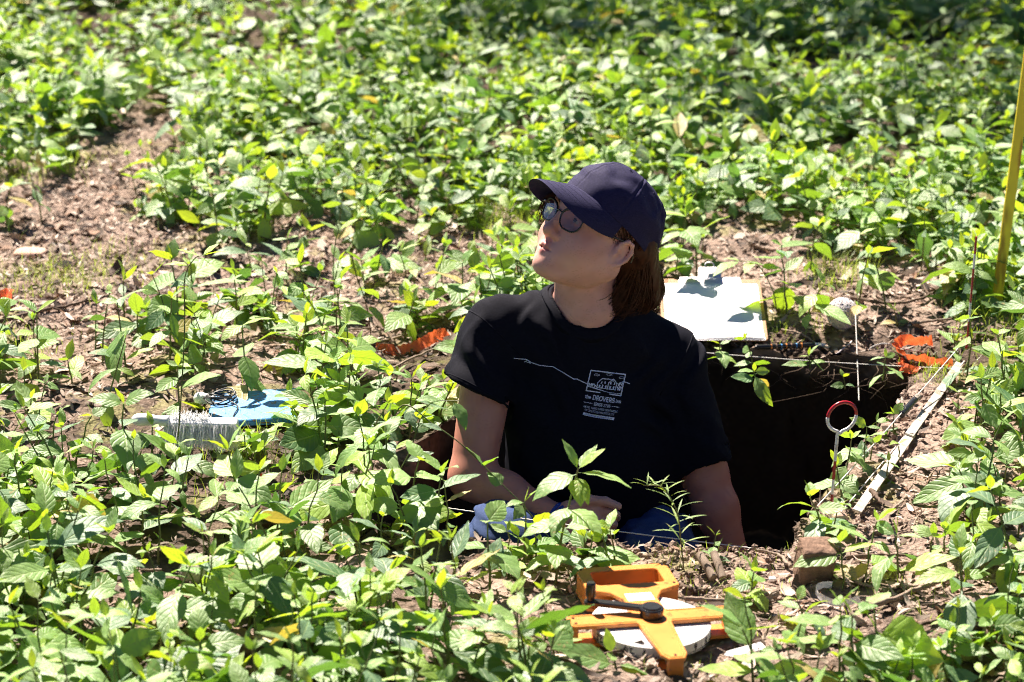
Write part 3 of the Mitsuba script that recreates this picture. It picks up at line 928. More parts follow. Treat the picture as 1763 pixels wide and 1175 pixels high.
for s in (1, -1):
    o = lens_outline(s)
    obj('rim', tube(from_head(np.vstack([o, o[:1]])), np.r_[.0018 + .0009 * np.clip(np.sin(tt), 0, 1), .0018], 8, cap=False), 'glasses_frame', gl, smooth=True)
    c = o.mean(0) + [.0012, 0, 0]; n_ = len(o)
    f = np.stack([np.arange(n_), (np.arange(n_) + 1) % n_, np.full(n_, n_)], 1)
    obj('lens', trimesh.Trimesh(from_head(np.vstack([o, c])), f if s > 0 else f[:, ::-1], process=False), 'lens_glass', gl, smooth=True)
    obj('temple', tube(from_head(spline([(.096, s * .0610, .004), (.090, s * .0680, .003), (.04, s * .0775, -.002), (-.018, s * .0810, -.006), (-.040, s * .0820, -.022), (-.046, s * .0800, -.040)], 30)), np.linspace(.0026, .0019, 30), 8), 'glasses_frame', gl, smooth=True)
    hg = trimesh.creation.icosphere(1, .0032); hg.vertices = from_head(hg.vertices * [1, .5, .9] + [.0965, s * .0600, .005])
    obj('hinge', hg, 'steel', gl, smooth=True)
obj('bridge', tube(from_head(spline([(.1025, .0085, .000), (.1065, 0, .0025), (.1025, -.0085, .000)], 12)), .0018, 8), 'glasses_frame', gl, smooth=True)
for s in (1, -1):
    e = trimesh.creation.icosphere(3, .0126); e.vertices = from_head(e.vertices + [.0738, s * .031, -.0035])
    eye = obj('eye', e, 'eye_white', person, smooth=True)
    e = trimesh.creation.icosphere(3, .0055); e.vertices = from_head(e.vertices * [.35, 1, 1] + [.0850, s * .0305, -.0025])
    obj('iris', e, 'iris_brown', eye, smooth=True)
    hs = []
    for k in range(26):
        u = k / 25; y0 = .014 + .036 * u; x0 = .1005 - .016 * u - .010 * u * u; z0 = .0165 + .006 * math.sin(u * 2.4)
        hs.append(tube(from_head(np.array([[x0, s * y0, z0 - .002], [x0 + .001, s * (y0 + .003), z0 + .001], [x0 - .001, s * (y0 + .007), z0 + .0015]])), [.0007, .0006, .0002], 3))
    obj('eyebrow', cat(*hs), 'hair_material', person, smooth=True)

# hair
rs = np.random.default_rng(12)
hm = []
hq = from_head


def hair_sdf(p):
    d = capsule(p, from_head([-.075, .045, -.005]), W(1101, 505, 5.245), .040, .036)
    d = smin(d, capsule(p, from_head([-.095, .0, -.015]), W(1112, 500, 5.29), .050, .040), .03)
    d = smin(d, capsule(p, from_head([-.075, -.045, -.01]), from_head([-.080, -.040, -.09]), .038, .035), .03)
    d = smin(d, capsule(p, W(1092, 480, 5.20), W(1060, 515, 5.175), .022, .018), .03)
    return d + .006 * (meshkit.noise(np.stack([p[:, 0] * 70, p[:, 1] * 70, p[:, 2] * 9], 1), 3) - .5)


hl_, hh_ = box_of([from_head([-.075, .045, .0]), from_head([-.095, 0, 0]), from_head([-.08, -.04, -.09]), W(1101, 505, 5.24), W(1060, 520, 5.18), W(1112, 500, 5.29)], .075)
hm.append(surface(hair_sdf, hl_, hh_, .0042))
for k in range(1150):
    u, v = rs.random(), rs.random()
    ph = .95 + u * 2.5                                   # from behind the near ear round to the far side
    root = np.array([-.016 + .108 * math.cos(ph) * 1.0, .082 * math.sin(ph), .0])
    root[2] = .0125 + .345 * root[0] + rs.uniform(-.004, .004)
    if root[0] > -.050:
        root[0] = -.050 - rs.random() * .012
    r0_ = from_head(root * [1, 1.0, 1])
    ex = 1042 + 96 * (-.08 + 1.08 * (.35 * u + .65 * rs.random())); ey = 500 + 42 * rs.random() + (10 if ex < 1075 else 0)
    yy = 5.155 + .165 * u + rs.normal() * .008
    e_ = W(ex, ey, yy)
    mid = r0_ * .5 + e_ * .5 + norm(np.array([.55, .1, 0])) * rs.uniform(.004, .018)
    mid2 = r0_ * .18 + e_ * .82 + np.array([.010 + rs.normal() * .003, 0, .0])
    tip = e_ + np.array([-.014 - rs.random() * .012, -.004, -.006 + rs.normal() * .004])
    hm.append(tube(spline([r0_, mid, mid2, e_, tip], 9), np.array([1, 1, 1, 1, 1, .95, .85, .6, .15]) * rs.uniform(.0006, .0014), 4, cap=False))
for k in range(150):                                       # flyaways on the sunlit outline
    u = rs.random()
    r0_ = from_head([-.105, .03 - .05 * u, -.03]); e_ = W(1112 + 40 * rs.random(), 470 + 72 * rs.random(), 5.27)
    hm.append(tube(spline([r0_, r0_ * .5 + e_ * .5 + [.02, 0, .01], e_], 7), np.linspace(.0007, .0002, 7), 3, cap=False))
for s in (1, -1):
    for k in range(46):                                   # hair at the temples, under the cap
        a = rs.random()
        p0 = np.array([.062 - .085 * a, s * (.066 + .014 * a), .030 - .02 * a + rs.uniform(0, .01)])
        p1 = p0 + [-.018, s * .002, -.022]; p2 = p0 + [-.036, s * .004, -.034 - .014 * rs.random()]
        hm.append(tube(from_head(spline([p0, p1, p2], 6)), np.linspace(.0010, .0003, 6), 3, cap=False))
for k in range(40):                                       # a lock on the far temple
    p0 = np.array([.070 + rs.uniform(-.008, .008), -.058 + rs.uniform(-.004, .003), .030])
    p1 = p0 + [.014, -.012, -.024]; p2 = p0 + [.004 + rs.uniform(-.006, .006), -.018, -.056 - .016 * rs.random()]
    hm.append(tube(from_head(spline([p0, p1, p2], 7)), np.linspace(.0010, .0003, 7), 3, cap=False))
obj('hair', cat(*hm), 'hair_material', person, smooth=True)

# wristband
u = norm(WRR - ELR); x_, y_ = frame(u); tt = np.linspace(0, 2 * np.pi, 33)[:, None]
for k, off in enumerate((-.004, .006)):
    c = WRR + u * off
    obj('wristband', tube(c + .0305 * (np.cos(tt) * x_ + np.sin(tt) * y_), .0042, 8, cap=False), 'blue_band', person, smooth=True)
# ------------------------------------------------------------------ the things lying about the pit
def flat(pts, n=24):
    return Polygon(pts)


def rounded(poly, r):
    return poly.buffer(-r).buffer(2 * r).buffer(-r)


# open-frame measuring tape on its reel
reel = tag('tape_reel', 'orange open-frame tape reel with black crank and white tape lying on the soil', 'tape reel')
RM = mat4(rotz(math.radians(12.5)) @ rotx(math.radians(2.0)) @ roty(math.radians(1.5)), [REEL[0], REEL[1], gz(REEL[0], REEL[1]) * .5 + .002])
front = Polygon([(-.032, .02), (.032, .02), (.022, -.146), (.013, -.164), (-.013, -.164), (-.022, -.146)])
neck = Polygon([(-.034, -.02), (.034, -.02), (.030, .070), (.046, .100), (.084, .118), (.084, .196), (.072, .210), (-.072, .210), (-.084, .196), (-.084, .118), (-.046, .100), (-.030, .070)])
hole = shapely.geometry.box(-.062, .134, .062, .190).buffer(-.008).buffer(.008)
arms = [Polygon([(0, .023), (s * .138, .0225), (s * .147, .016), (s * .147, -.016), (s * .138, -.0225), (0, -.023)]) for s in (-1, 1)]
body_ = rounded(shapely.union_all([front, neck, *arms]), .004).difference(hole)
grip = Polygon([(.084, .118), (.084, .196), (.072, .210), (-.072, .210), (-.084, .196), (-.084, .118)]).buffer(-.0012).difference(hole.buffer(.0008))
obj('upper_frame', xf(plate(body_, .034, .0405), RM), 'orange_plastic', reel, smooth=False)
obj('lower_frame', xf(plate(body_, 0, .006), RM), 'orange_plastic', reel, smooth=False)
obj('handle', xf(plate(grip, .0062, .0338, .0002), RM), 'orange_plastic', reel, smooth=False)
for c, s in (((-.139, 0, .020), (.013, .038, .0276)), ((.139, 0, .020), (.013, .038, .0276)), ((0, -.154, .020), (.026, .014, .0276))):
    obj('end_post', xf(rbox(s, .002, c), RM), 'orange_plastic', reel)
ribs = []
for pl in (front, *arms):
    e = pl.buffer(-.0045)
    ribs.append(e.difference(e.buffer(-.0016)).difference(Point(0, 0).buffer(.036)))
rib = shapely.union_all(ribs)
obj('rib', xf(cat(*[trimesh.creation.extrude_polygon(g, .0012, engine='earcut').apply_translation([0, 0, .0404]) for g in getattr(rib, 'geoms', [rib])]), RM), 'orange_plastic', reel, smooth=False)
for x, y in ((-.136, .010), (-.136, -.010), (.136, .010), (.136, -.010), (-.075, .202), (.075, .202), (-.076, .126), (.076, .126), (0, -.152)):
    sc_ = trimesh.creation.cylinder(.0026, .0016, sections=12); sc_.apply_translation([x, y, .0408])
    obj('screw', xf(sc_, RM), 'black_plastic', reel, smooth=False)
prof = np.array([[.024, .0085], [.1005, .0085], [.1030, .0095], [.1030, .0295], [.1005, .0305], [.024, .0305]])
tn = 96; ta = np.arange(tn) * 2 * np.pi / tn
tv = np.stack([prof[:, 0][None] * np.cos(ta)[:, None], prof[:, 0][None] * np.sin(ta)[:, None], np.repeat(prof[None, :, 1], tn, 0)], -1)
tape = obj('tape', xf(cat((tv.reshape(-1, 3), grid_faces(tn, len(prof), True)[:, ::-1])), RM), 'tape_coil', reel, smooth=30)
bands = []
for r in np.arange(.036, .100, .0052):
    rr = np.array([[r, .0306], [r + .0003, .03095], [r + .0006, .0306]])
    bv_ = np.stack([rr[:, 0][None] * np.cos(ta)[:, None], rr[:, 0][None] * np.sin(ta)[:, None], np.repeat(rr[None, :, 1], tn, 0)], -1)
    bands.append((bv_.reshape(-1, 3), grid_faces(tn, 3, True)[:, ::-1]))
obj('coil_edge', xf(cat(*bands), RM), 'tape_coil', tape, smooth=True)


def on_side(v, ang, r=.1033, zc=.0195):
    """Lettering plane -> the tape's outer face, upside down as in the photograph."""
    a = ang - v[:, 0] / r
    return np.stack([(r + v[:, 2]) * np.cos(a), (r + v[:, 2]) * np.sin(a), zc - v[:, 1]], 1)


marks = []
for t_, deg in (('10', -128), ('9', -111), ('8', -94), ('7', -76), ('6', -58), ('5', -40), ('11', -146), ('12', -164)):
    m = meshkit.text_mesh(t_, .0110, .0004, True)
    v = np.array(m.vertices); v[:, 0] -= v[:, 0].mean(); v[:, 1] -= .0056
    marks.append((on_side(v, math.radians(deg)), np.asarray(m.faces)))
for k in range(150):
    deg = -175 + k * 1.8; hgt = .018 if k % 10 == 5 else (.008 if k % 5 == 0 else .0045)
    b = trimesh.creation.box([.0009, hgt, .0004]); v = np.array(b.vertices) + [0, .0095 - hgt / 2, .0002]
    marks.append((on_side(v, math.radians(deg)), np.asarray(b.faces)))
obj('tape_numerals', xf(cat(*marks), RM), 'ink_black', tape, smooth=False)
kb = (np.linalg.inv(RM) @ np.r_[G(1016, 1041, .054), 1])[:2]
ck = LineString([(0, 0), tuple(kb)]).buffer(.0085).union(Point(0, 0).buffer(.021)).union(Point(*kb).buffer(.0105))
crank = obj('crank', xf(plate(rounded(ck, .004), .050, .0575, .002), RM), 'black_plastic', reel, smooth=False)
hubp = plate(Point(0, 0).buffer(.020), .0408, .0499, .001)
obj('crank_boss', xf(hubp, RM), 'black_plastic', crank, smooth=False)
kk = tube(np.array([[kb[0], kb[1], z] for z in (.0575, .062, .066, .082, .088, .0905)]), [.0068, .0068, .0090, .0088, .0082, .0060], 20)
obj('crank_knob', xf(kk, RM), 'black_plastic', crank, smooth=35)
nut = plate(Point(0, 0).buffer(.0165), .0572, .0602, .0012)
obj('crank_cap', xf(nut, RM), 'black_plastic', crank, smooth=False)
lb = plate(shapely.geometry.box(-.024, .062, .024, .092), .0407, .0411, .0001)
lab = obj('sticker', xf(lb, RM), 'label_paper', reel, smooth=False)

# clipboard with paper
tilt = math.radians(8.5)
CB0 = W(1231, 602, 5.81)
CBM = mat4(rotz(math.radians(-1.5)) @ rotx(tilt), [CB0[0], CB0[1], max(gz(CB0[0], CB0[1]), 0) + .012])
cbd = tag('clipboard', 'brown hardboard clipboard with chrome clip lying behind the pit by the person\'s shoulder', 'clipboard')
obj('board', xf(plate(rounded(shapely.geometry.box(-.122, 0, .122, .330), .012), 0, .0032, .0008), CBM), 'hardboard', cbd, smooth=False)
yy_, zz_ = np.array([.300, .302, .318, .326]), np.array([.0045, .0105, .0125, .0050])
cl = [rbox((.150, .020, .0012), .0005, (0, .309, .0052))]
sect = np.array([[.298, .0046], [.300, .0062], [.309, .0110], [.318, .0118], [.326, .0100], [.3275, .0085]])
xs_ = np.linspace(-.072, .072, 13)
cv_ = np.stack([np.repeat(xs_[:, None], 6, 1), np.repeat(sect[None, :, 0], 13, 0), np.repeat(sect[None, :, 1], 13, 0)], -1)
lo_ = cv_.copy(); lo_[..., 2] -= .0012
both_ = np.concatenate([cv_, lo_[:, ::-1]], 1)
cl.append(cat((both_.reshape(-1, 3), grid_faces(13, 12))))
clip = obj('clip', xf(cat(*cl), CBM), 'steel', cbd, smooth=30)
lv = np.array([[.318, .0118], [.328, .0170], [.338, .0235], [.346, .0265]])
xw = np.linspace(-.028, .028, 9)
lvv = np.stack([xw[:, None] * np.array([1, 1, .98, .86])[None], np.repeat(lv[None, :, 0], 9, 0), np.repeat(lv[None, :, 1], 9, 0)], -1)
l2 = lvv.copy(); l2[..., 1] += .0009; l2[..., 2] -= .0009
obj('lever', xf(cat((np.concatenate([lvv, l2[:, ::-1]], 1).reshape(-1, 3), grid_faces(9, 8))), CBM), 'steel', clip, smooth=30)
tt = np.linspace(0, 2 * np.pi, 25)
obj('hanging_ring', xf(tube(np.c_[.011 * np.cos(tt), .350 + .006 * np.sin(tt), .029 + .006 * np.sin(tt)], .0018, 6, cap=False), CBM), 'steel', clip, smooth=True)
xs_, ys_ = np.linspace(-.113, .113, 24), np.linspace(.002, .300, 30)
PX, PY = np.meshgrid(xs_, ys_, indexing='ij')
pz = .0046 + .006 * np.clip((.06 - PY) / .06, 0, 1) ** 2 * (.55 + .45 * np.sin(PX * 24)) + .0012 * np.sin(PX * 40 + 1) * np.sin(PY * 22)
pz = np.where(PY > .28, .0046, pz)
for k in range(3):
    pp = np.stack([PX * 1.0 + .0012 * k, PY - .0025 * k, pz * (1 - .22 * k) - .0002 * k], -1)
    if k == 2:
        pp[..., 0] = .0025 + PX
    o = obj('paper_sheet', xf(cat((pp.reshape(-1, 3), grid_faces(24, 30))), CBM), 'paper', smooth=True)
    tag(o, ('blank white paper held on top of the clipboard', 'second white sheet, directly under the top paper on the clipboard', 'lowest white sheet, lying on the clipboard board itself')[k], 'paper', 'papers on the clipboard')

# pen by the clipboard
pa, pb_ = W(1300, 606, 5.765), W(1421, 600, 5.80)
pa[2] = gz(pa[0], pa[1]) + .012; pb_[2] = gz(pb_[0], pb_[1]) + .013
pen = tag('pen', 'dark patterned pen with white tip lying at the pit edge beside the clipboard', 'pen')
d_ = norm(pb_ - pa); L_ = np.linalg.norm(pb_ - pa)
obj('barrel', tube([pa, pa + d_ * .004, pa + d_ * (L_ - .045)], [.0035, .0058, .0058], 16), 'black_plastic', pen)
obj('grip', tube([pa + d_ * (L_ - .045), pa + d_ * (L_ - .030), pa + d_ * (L_ - .026)], [.0060, .0060, .0052], 16), 'black_plastic', pen)
obj('tip', tube([pa + d_ * (L_ - .026), pa + d_ * (L_ - .010), pa + d_ * L_], [.0052, .0040, .0016], 16), 'white_plastic', pen)
for k in range(7):
    c = pa + d_ * (L_ - .060 - .012 * k)
    obj('band', tube([c, c + d_ * .0032], .0061, 16), ('orange_plastic', 'blue_plastic', 'fired_clay')[k % 3], pen)

# ball of twine
rs = np.random.default_rng(21)
bc = W(1449, 574, 5.90); br = .0365; bc[2] = gz(bc[0], bc[1]) + br * .92
ball = tag('twine_ball', 'ball of pale twine resting on bare soil right of the clipboard', 'ball of twine')
obj('core', trimesh.creation.icosphere(3, br * .95).apply_translation(bc), 'twine', ball, smooth=True)
wr = []
for k in range(46):
    ax = norm(rs.normal(size=3) * [1, .5, .35]); x_, y_ = frame(ax); off = rs.uniform(-.35, .35)
    tt = np.linspace(0, 2 * np.pi, 41)[:, None]
    wr.append(tube(bc + br * (.985 + .02 * rs.random()) * (math.sqrt(1 - off * off) * (np.cos(tt) * x_ + np.sin(tt) * y_) + off * ax), .0012, 5, cap=False))
obj('winding', cat(*wr), 'twine', ball, smooth=True)
p0 = W(1462, 590, 5.86)
tl = [[*G(x, y, 0)[:2], 0] for x, y in ((1466, 592), (1462, 598), (1452, 604), (1440, 609), (1428, 614))]
tl = np.array([[x, y, gz(x, y) + .006] for x, y, _ in tl])
obj('loose_end', tube(spline(tl, 20), .0017, 6), 'twine', ball, smooth=True)

# the strings round the pit, their pins, the level
CNR, CFR = GG(1345, 942), GG(1664, 602)
ring_pin = tag('ring_pin', 'red and white ring-topped surveying pin standing at the near right corner of the pit', 'surveying pin')


def px_line(Y, *pts):
    return np.array([W(x, y, Y) for x, y in pts])


pt0, pt1 = W(1442, 746, 4.74), W(1428, 905, 4.72)
ax_ = norm(pt0 - pt1); rc = W(1449.5, 718, 4.745); rr_ = .0283
ux = norm(RT * .98 + np.array([0, .2, 0])); uz = norm(ax_ + RT * .05)
def ring_pts(a0, a1, n):
    a = np.radians(np.linspace(a0, a1, n))[:, None]
    return rc + rr_ * (np.cos(a) * ux + np.sin(a) * uz)
obj('ring_red', tube(ring_pts(5, 178, 24), .0034, 10), 'red_paint', ring_pin, smooth=True)
obj('ring_white', tube(np.vstack([ring_pts(178, 262, 14), [pt0 - ax_ * .003]]), .0033, 10), 'white_paint', ring_pin, smooth=True)
obj('ring_white', tube(np.vstack([ring_pts(5, -78, 14), [pt0 - ax_ * .002 + RT * .003]]), .0033, 10), 'white_paint', ring_pin, smooth=True)
cuts = [0, .30, .50, .66, .86, 1.25]
for k in range(5):
    obj('shaft_white' if k % 2 == 0 else 'shaft_red', tube([pt0 + (pt1 - pt0) * cuts[k], pt0 + (pt1 - pt0) * cuts[k + 1]], .0031 - .0002 * k, 10), 'white_paint' if k % 2 == 0 else 'red_paint', ring_pin, smooth=30)
far_pin = tag('corner_pin', 'thin red and white pin standing at the far right corner of the pit', 'surveying pin')
q0, q1 = W(1681, 408, 5.62), W(1665, 590, 5.60)
cuts = [0, .16, .30, .62, .80, 1.06]
for k in range(5):
    obj('shaft_red' if k % 2 == 0 else 'shaft_white', tube([q0 + (q1 - q0) * cuts[k], q0 + (q1 - q0) * cuts[k + 1]], .0026, 8), 'red_paint' if k % 2 == 0 else 'white_paint', far_pin, smooth=30)


def string(name, a, b, label, sag=.004, r=.0013, n=24):
    t = np.linspace(0, 1, n)[:, None]
    p = a + (b - a) * t; p[:, 2] -= (4 * t * (1 - t))[:, 0] * sag
    k = obj(name, tube(p, r, 6), 'cord_white', smooth=True)
    tag(k, label, 'string')


A0, A1 = W(1425, 962, 4.70), W(1410, 868, 4.72)
string('string', W(1412, 958, 4.66), W(640, 856, 5.03), 'white string stretched along the near edge of the pit in front of the person')
string('string', W(1407, 872, 4.735), W(1664, 583, 5.60), 'long white string along the right edge of the pit carrying the line level')
string('string', W(1448, 882, 4.74), W(1660, 622, 5.60), 'second white string beside the line level, close above the soil')
string('string', W(1662, 636, 5.60), W(1195, 606, 5.80), 'thin white string along the far edge of the pit below the clipboard', r=.0011)
string('string', W(1473, 543, 5.80), W(1479, 690, 5.60), 'upright white string end at the far edge of the pit before the twine ball', r=.0014, sag=0)
cl_ = [W(x, y, 5.74) for x, y in ((1512, 660), (1508, 640), (1514, 622), (1500, 611), (1497, 602), (1508, 595), (1524, 592), (1545, 597), (1566, 603), (1588, 606))]
k = obj('cord', tube(spline(cl_, 50), .0017, 6), 'cord_white', smooth=True)
tag(k, 'slack loop of pale cord at the far pit edge left of the orange flagging', 'cord')
lev = tag('line_level', 'small black and grey line level hung on the right-hand string', 'line level')
la0 = W(1407, 872, 4.735); lb0 = W(1664, 583, 5.60)
dd = norm(lb0 - la0); c0 = la0 + (lb0 - la0) * .575 - [0, 0, .008]
obj('vial', tube([c0 - dd * .045, c0 - dd * .043, c0 + dd * .043, c0 + dd * .045], [.004, .0075, .0075, .004], 14), 'black_plastic', lev, smooth=40)
obj('end_cap', tube([c0 + dd * .046, c0 + dd * .066], .0068, 14), 'grey_stone', lev, smooth=40)
for s in (-.03, .03):
    obj('hook', tube(spline([c0 + dd * s + [0, 0, .006], c0 + dd * s + [.004, 0, .012], c0 + dd * s + [0, 0, .016]], 8), .0009, 5), 'steel', lev, smooth=True)

# white lath along the right edge
l0, l1 = GG(1488, 880), GG(1650, 648)
dd = norm(l1 - l0); sd = norm(np.cross(dd, [0, 0, 1]))
lath = tag('measuring_lath', 'white wooden measuring stick lying on the soil along the right edge of the pit', 'measuring stick')
l0 = l0 - dd * .05
ln_ = np.linalg.norm(l1 - l0); t_ = [0, .48, 1.0]
for k in range(2):
    a, b = l0 + dd * ln_ * t_[k], l0 + dd * ln_ * t_[k + 1]
    R_ = np.stack([dd, sd, np.cross(dd, sd) * -1], 1)
    if np.linalg.det(R_) < 0:
        R_[:, 1] *= -1
    R_ = R_ @ rotx(.25)
    bx_ = rbox((ln_ * (t_[k + 1] - t_[k]) + .02, .0185, .004), .0012)
    obj('section', xf(bx_, mat4(R_, (a + b) / 2 + np.array([0, 0, .022 + .0045 * k]))), 'lath_paint', lath)
jn = trimesh.creation.cylinder(.006, .0125, sections=16); obj('joint', xf(jn, mat4(None, l0 + dd * ln_ * .48 + np.array([0, 0, .024]))), 'steel', lath)

# yellow scale pole
ys0, ys1 = W(1713, 545, 6.02), W(1776, 60, 6.06)
dd = norm(ys1 - ys0); sd = norm(RT - dd * (RT @ dd)); R_ = np.stack([sd, np.cross(dd, sd), dd], 1)
pole = tag('scale_pole', 'yellow flat wooden stake with worn edges standing upright at the right side', 'stake')
L_ = np.linalg.norm(ys1 - ys0) + .12
obj('shaft', xf(rbox((.0265, .0075, L_), .0018), mat4(R_ @ rotz(.35), (ys0 + ys1) / 2 - dd * .0)), 'yellow_paint', pole)

# orange flagging
def ribbon(pts, w, twist, n=40, seed=0, crinkle=1.0):
    p = spline(pts, n); r_ = np.random.default_rng(seed)
    tan = np.gradient(p, axis=0); tan /= np.linalg.norm(tan, axis=1, keepdims=True)
    tw = np.interp(np.linspace(0, 1, n), np.linspace(0, 1, len(twist)), twist)
    rows = []
    for k in range(n):
        x, y = frame(tan[k]); s = x * math.cos(tw[k]) + y * math.sin(tw[k]); nn = np.cross(tan[k], s)
        ww = w * (1 - .35 * r_.random() * .5)
        rows.append([p[k] + s * ww * u + nn * crinkle * (.0035 * math.sin(k * .9 + u * 5) + .003 * math.sin(k * 2.1)) for u in np.linspace(-.5, .5, 5)])
    return cat((np.array(rows).reshape(-1, 3), grid_faces(n, 5)))


def on_ground(*pxs, up=.012):
    out = []
    for q in pxs:
        g = GG(q[0], q[1]); out.append(g + [0, 0, q[2] if len(q) > 2 else up])
    return np.array(out)


fl = ribbon(on_ground((1640, 636, .012), (1600, 634, .018), (1560, 628, .022), (1543, 618, .030), (1556, 612, .036), (1590, 612, .034), (1604, 606, .028)), .030, (1.2, 1.0, .6, 1.3, 2.2, 1.8), seed=1)
fl2 = ribbon(on_ground((1548, 628, .01), (1554, 641, .012), (1580, 648, .012)), .022, (.8, 1.5, 1.0), 20, seed=2)
k = obj('flagging_tape', cat(fl, fl2), 'flagging', smooth=True); tag(k, 'crumpled orange flagging tape on the far right edge of the pit', 'flagging tape')
fl = ribbon(on_ground((648, 606, .008), (676, 612, .012), (704, 610, .014), (728, 604, .018), (752, 592, .020), (772, 584, .014)), .030, (1.5, 1.0, .5, .9, 1.4, .8), seed=3)
k = obj('flagging_tape', fl, 'flagging', smooth=True); tag(k, 'orange flagging tape lying among twigs left of the person\'s shoulder', 'flagging tape')
fl = ribbon(on_ground((-14, 530, .010), (4, 527, .022), (18, 520, .020), (10, 534, .010)), .034, (.6, 1.2, .8), 20, seed=4)
k = obj('flagging_tape', fl, 'flagging', smooth=True); tag(k, 'scrap of orange flagging tape on the bare path at the left edge', 'flagging tape')
fl = ribbon(on_ground((446, 830, .010), (452, 838, .016), (448, 846, .010)), .016, (.4, 1.5, .6), 12, seed=5)
k = obj('flagging_tape', fl, 'flagging', smooth=True); tag(k, 'small red-orange scrap of tape among the leaves below the brush', 'flagging tape')
fl = ribbon(on_ground((1432, 1018, .012), (1414, 1022, .016), (1404, 1034, .018), (1418, 1044, .014), (1446, 1050, .012), (1480, 1046, .016)), .014, (1.5, 1.6, 1.5, 1.55, 1.5), 30, seed=6, crinkle=.12)
k = obj('white_ribbon', fl, 'white_plastic', smooth=True); tag(k, 'curled white ribbon on the soil in front of the brick piece', 'ribbon')
s0, s1 = GG(1256, 1140), GG(1322, 1116)
mk = Polygon([(0, -.008), (.070, -.010), (.070, .010), (0, .008), (-.012, 0)])
dd = norm((s1 - s0) * [1, 1, 0])
k = obj('plastic_marker', xf(plate(mk, 0, .0016, .0004), mat4(np.stack([dd, np.cross([0, 0, 1], dd), [0, 0, 1]], 1) @ rotx(.25), s0 + [0, 0, .014])), 'white_plastic', smooth=False)
tag(k, 'white pointed plastic marker lying on the soil right of the tape reel', 'plant marker')

# blue dustpan with a coil of cord, and the scrubbing brush
dp = tag('dustpan', 'blue plastic dustpan lying face down among the plants', 'dustpan')
D0 = GG(418, 738)
DM = mat4(rotz(math.radians(10)) @ rotx(math.radians(1)) @ roty(math.radians(-2)), D0 + [.012, .085, -.001])
tp = Polygon([(-.100, -.075), (.095, -.090), (.110, .085), (-.075, .100)])
tp = rounded(tp, .008)
obj('pan', xf(plate(tp, .018, .0215, .002), DM), 'blue_plastic', dp, smooth=False)
wall_ = tp.difference(tp.buffer(-.0035))
wallc = wall_.intersection(shapely.geometry.box(-.2, -.2, .088, .2))
obj('rim', xf(cat(*[plate(g, .008, .0178, .001) for g in getattr(wallc, 'geoms', [wallc])]), DM), 'blue_plastic', dp, smooth=False)
hs_ = spline([(-.072, .070, .012), (-.084, .075, .016), (-.100, .080, .018), (-.116, .085, .016)], 14)
obj('handle', xf(tube(hs_, np.array([.010, .011, .011, .011, .011, .011, .012, .012, .013, .0135, .0135, .013, .011, .006]), 14), DM), 'white_plastic', dp, smooth=True)
cdp = []
rs = np.random.default_rng(8)
for k in range(6):
    tt = np.linspace(0, 2 * np.pi, 34)
    rx, ry = .030 + rs.uniform(-.006, .006), .024 + rs.uniform(-.006, .005); ph = rs.uniform(0, 6.28)
    cdp.append(tube(np.c_[-.060 + rs.uniform(-.008, .008) + rx * np.cos(tt + ph), .045 + rs.uniform(-.008, .008) + ry * np.sin(tt + ph), .0255 + .0028 * k + .004 * np.sin(2 * tt + k)], .0017, 6, cap=False))
cdp.append(tube(spline([(-.045, .02, .03), (-.03, -.01, .026), (-.042, -.055, .024), (-.048, -.086, .016), (-.044, -.094, -.012)], 24), .0016, 6))
k = obj('cord_loop', xf(cat(*cdp), DM), 'black_cord', smooth=True); tag(k, 'coil of thin black cord lying on the blue dustpan', 'cord')
brs = tag('scrub_brush', 'white scrubbing brush with clear bristles lying among leaves before the dustpan', 'brush')
B0 = GG(352, 786)
BM = mat4(rotz(math.radians(-3)) @ rotx(math.radians(28)), B0 + [-.005, .02, .055])
blk = rbox((.150, .024, .011), .005, (.0, .0, .016)); obj('block', xf(blk, BM), 'white_plastic', brs)
hd = tube(spline([(-.065, 0, .016), (-.090, 0, .018), (-.115, 0, .020), (-.140, 0, .018)], 14), np.array([.013, .012, .011, .0105, .0105, .011, .0115, .012, .0125, .0130, .0132, .0128, .0110, .0060]), 14)
obj('handle', xf(hd, BM), 'white_plastic', brs, smooth=True)
bt_ = []
for k in range(1500):
    x, y = rs.uniform(-.073, .073), rs.uniform(-.014, .012)
    a = np.array([x, y, .012 + (.012 * rs.random() if y < -.008 else 0)]); sp2 = np.array([rs.normal() * .12 + x * 2.2, -.95 + rs.normal() * .30 + y * 12, -1.0 + .3 * rs.random()])
    L2 = rs.uniform(.036, .052)
    b = a + norm(sp2) * L2; m_ = a * .5 + b * .5 + rs.normal(size=3) * .0015
    bt_.append(tube([a, m_, b], [.00055, .00050, .00035], 3, cap=False))
for k in range(160):
    x = rs.uniform(-.062, .02); a = np.array([x, rs.uniform(.0, .014), .022]); b = a + norm([rs.normal() * .35, rs.normal() * .3 + .1, 1]) * rs.uniform(.008, .016)
    bt_.append(tube([a, b], [.0006, .0003], 3, cap=False))
k = obj('bristles', xf(cat(*bt_), BM), 'clear_bristle', brs, smooth=False); tag(k, kind='stuff')


# stones and the brick piece
def rock(size, seed, sub=4, rough=.16, box=0.5):
    m = trimesh.creation.icosphere(sub, 1.0); v = np.array(m.vertices)
    e = np.sign(v) * np.abs(v) ** (1 - box); v = e / np.abs(e).max(1, keepdims=True) * (box) + v * (1 - box)
    n_ = meshkit.fbm(v * 1.6 + seed, 4, seed) - .5
    v = v * (1 + rough * 2 * n_[:, None])
    m.vertices = v * np.asarray(size) / 2
    return m


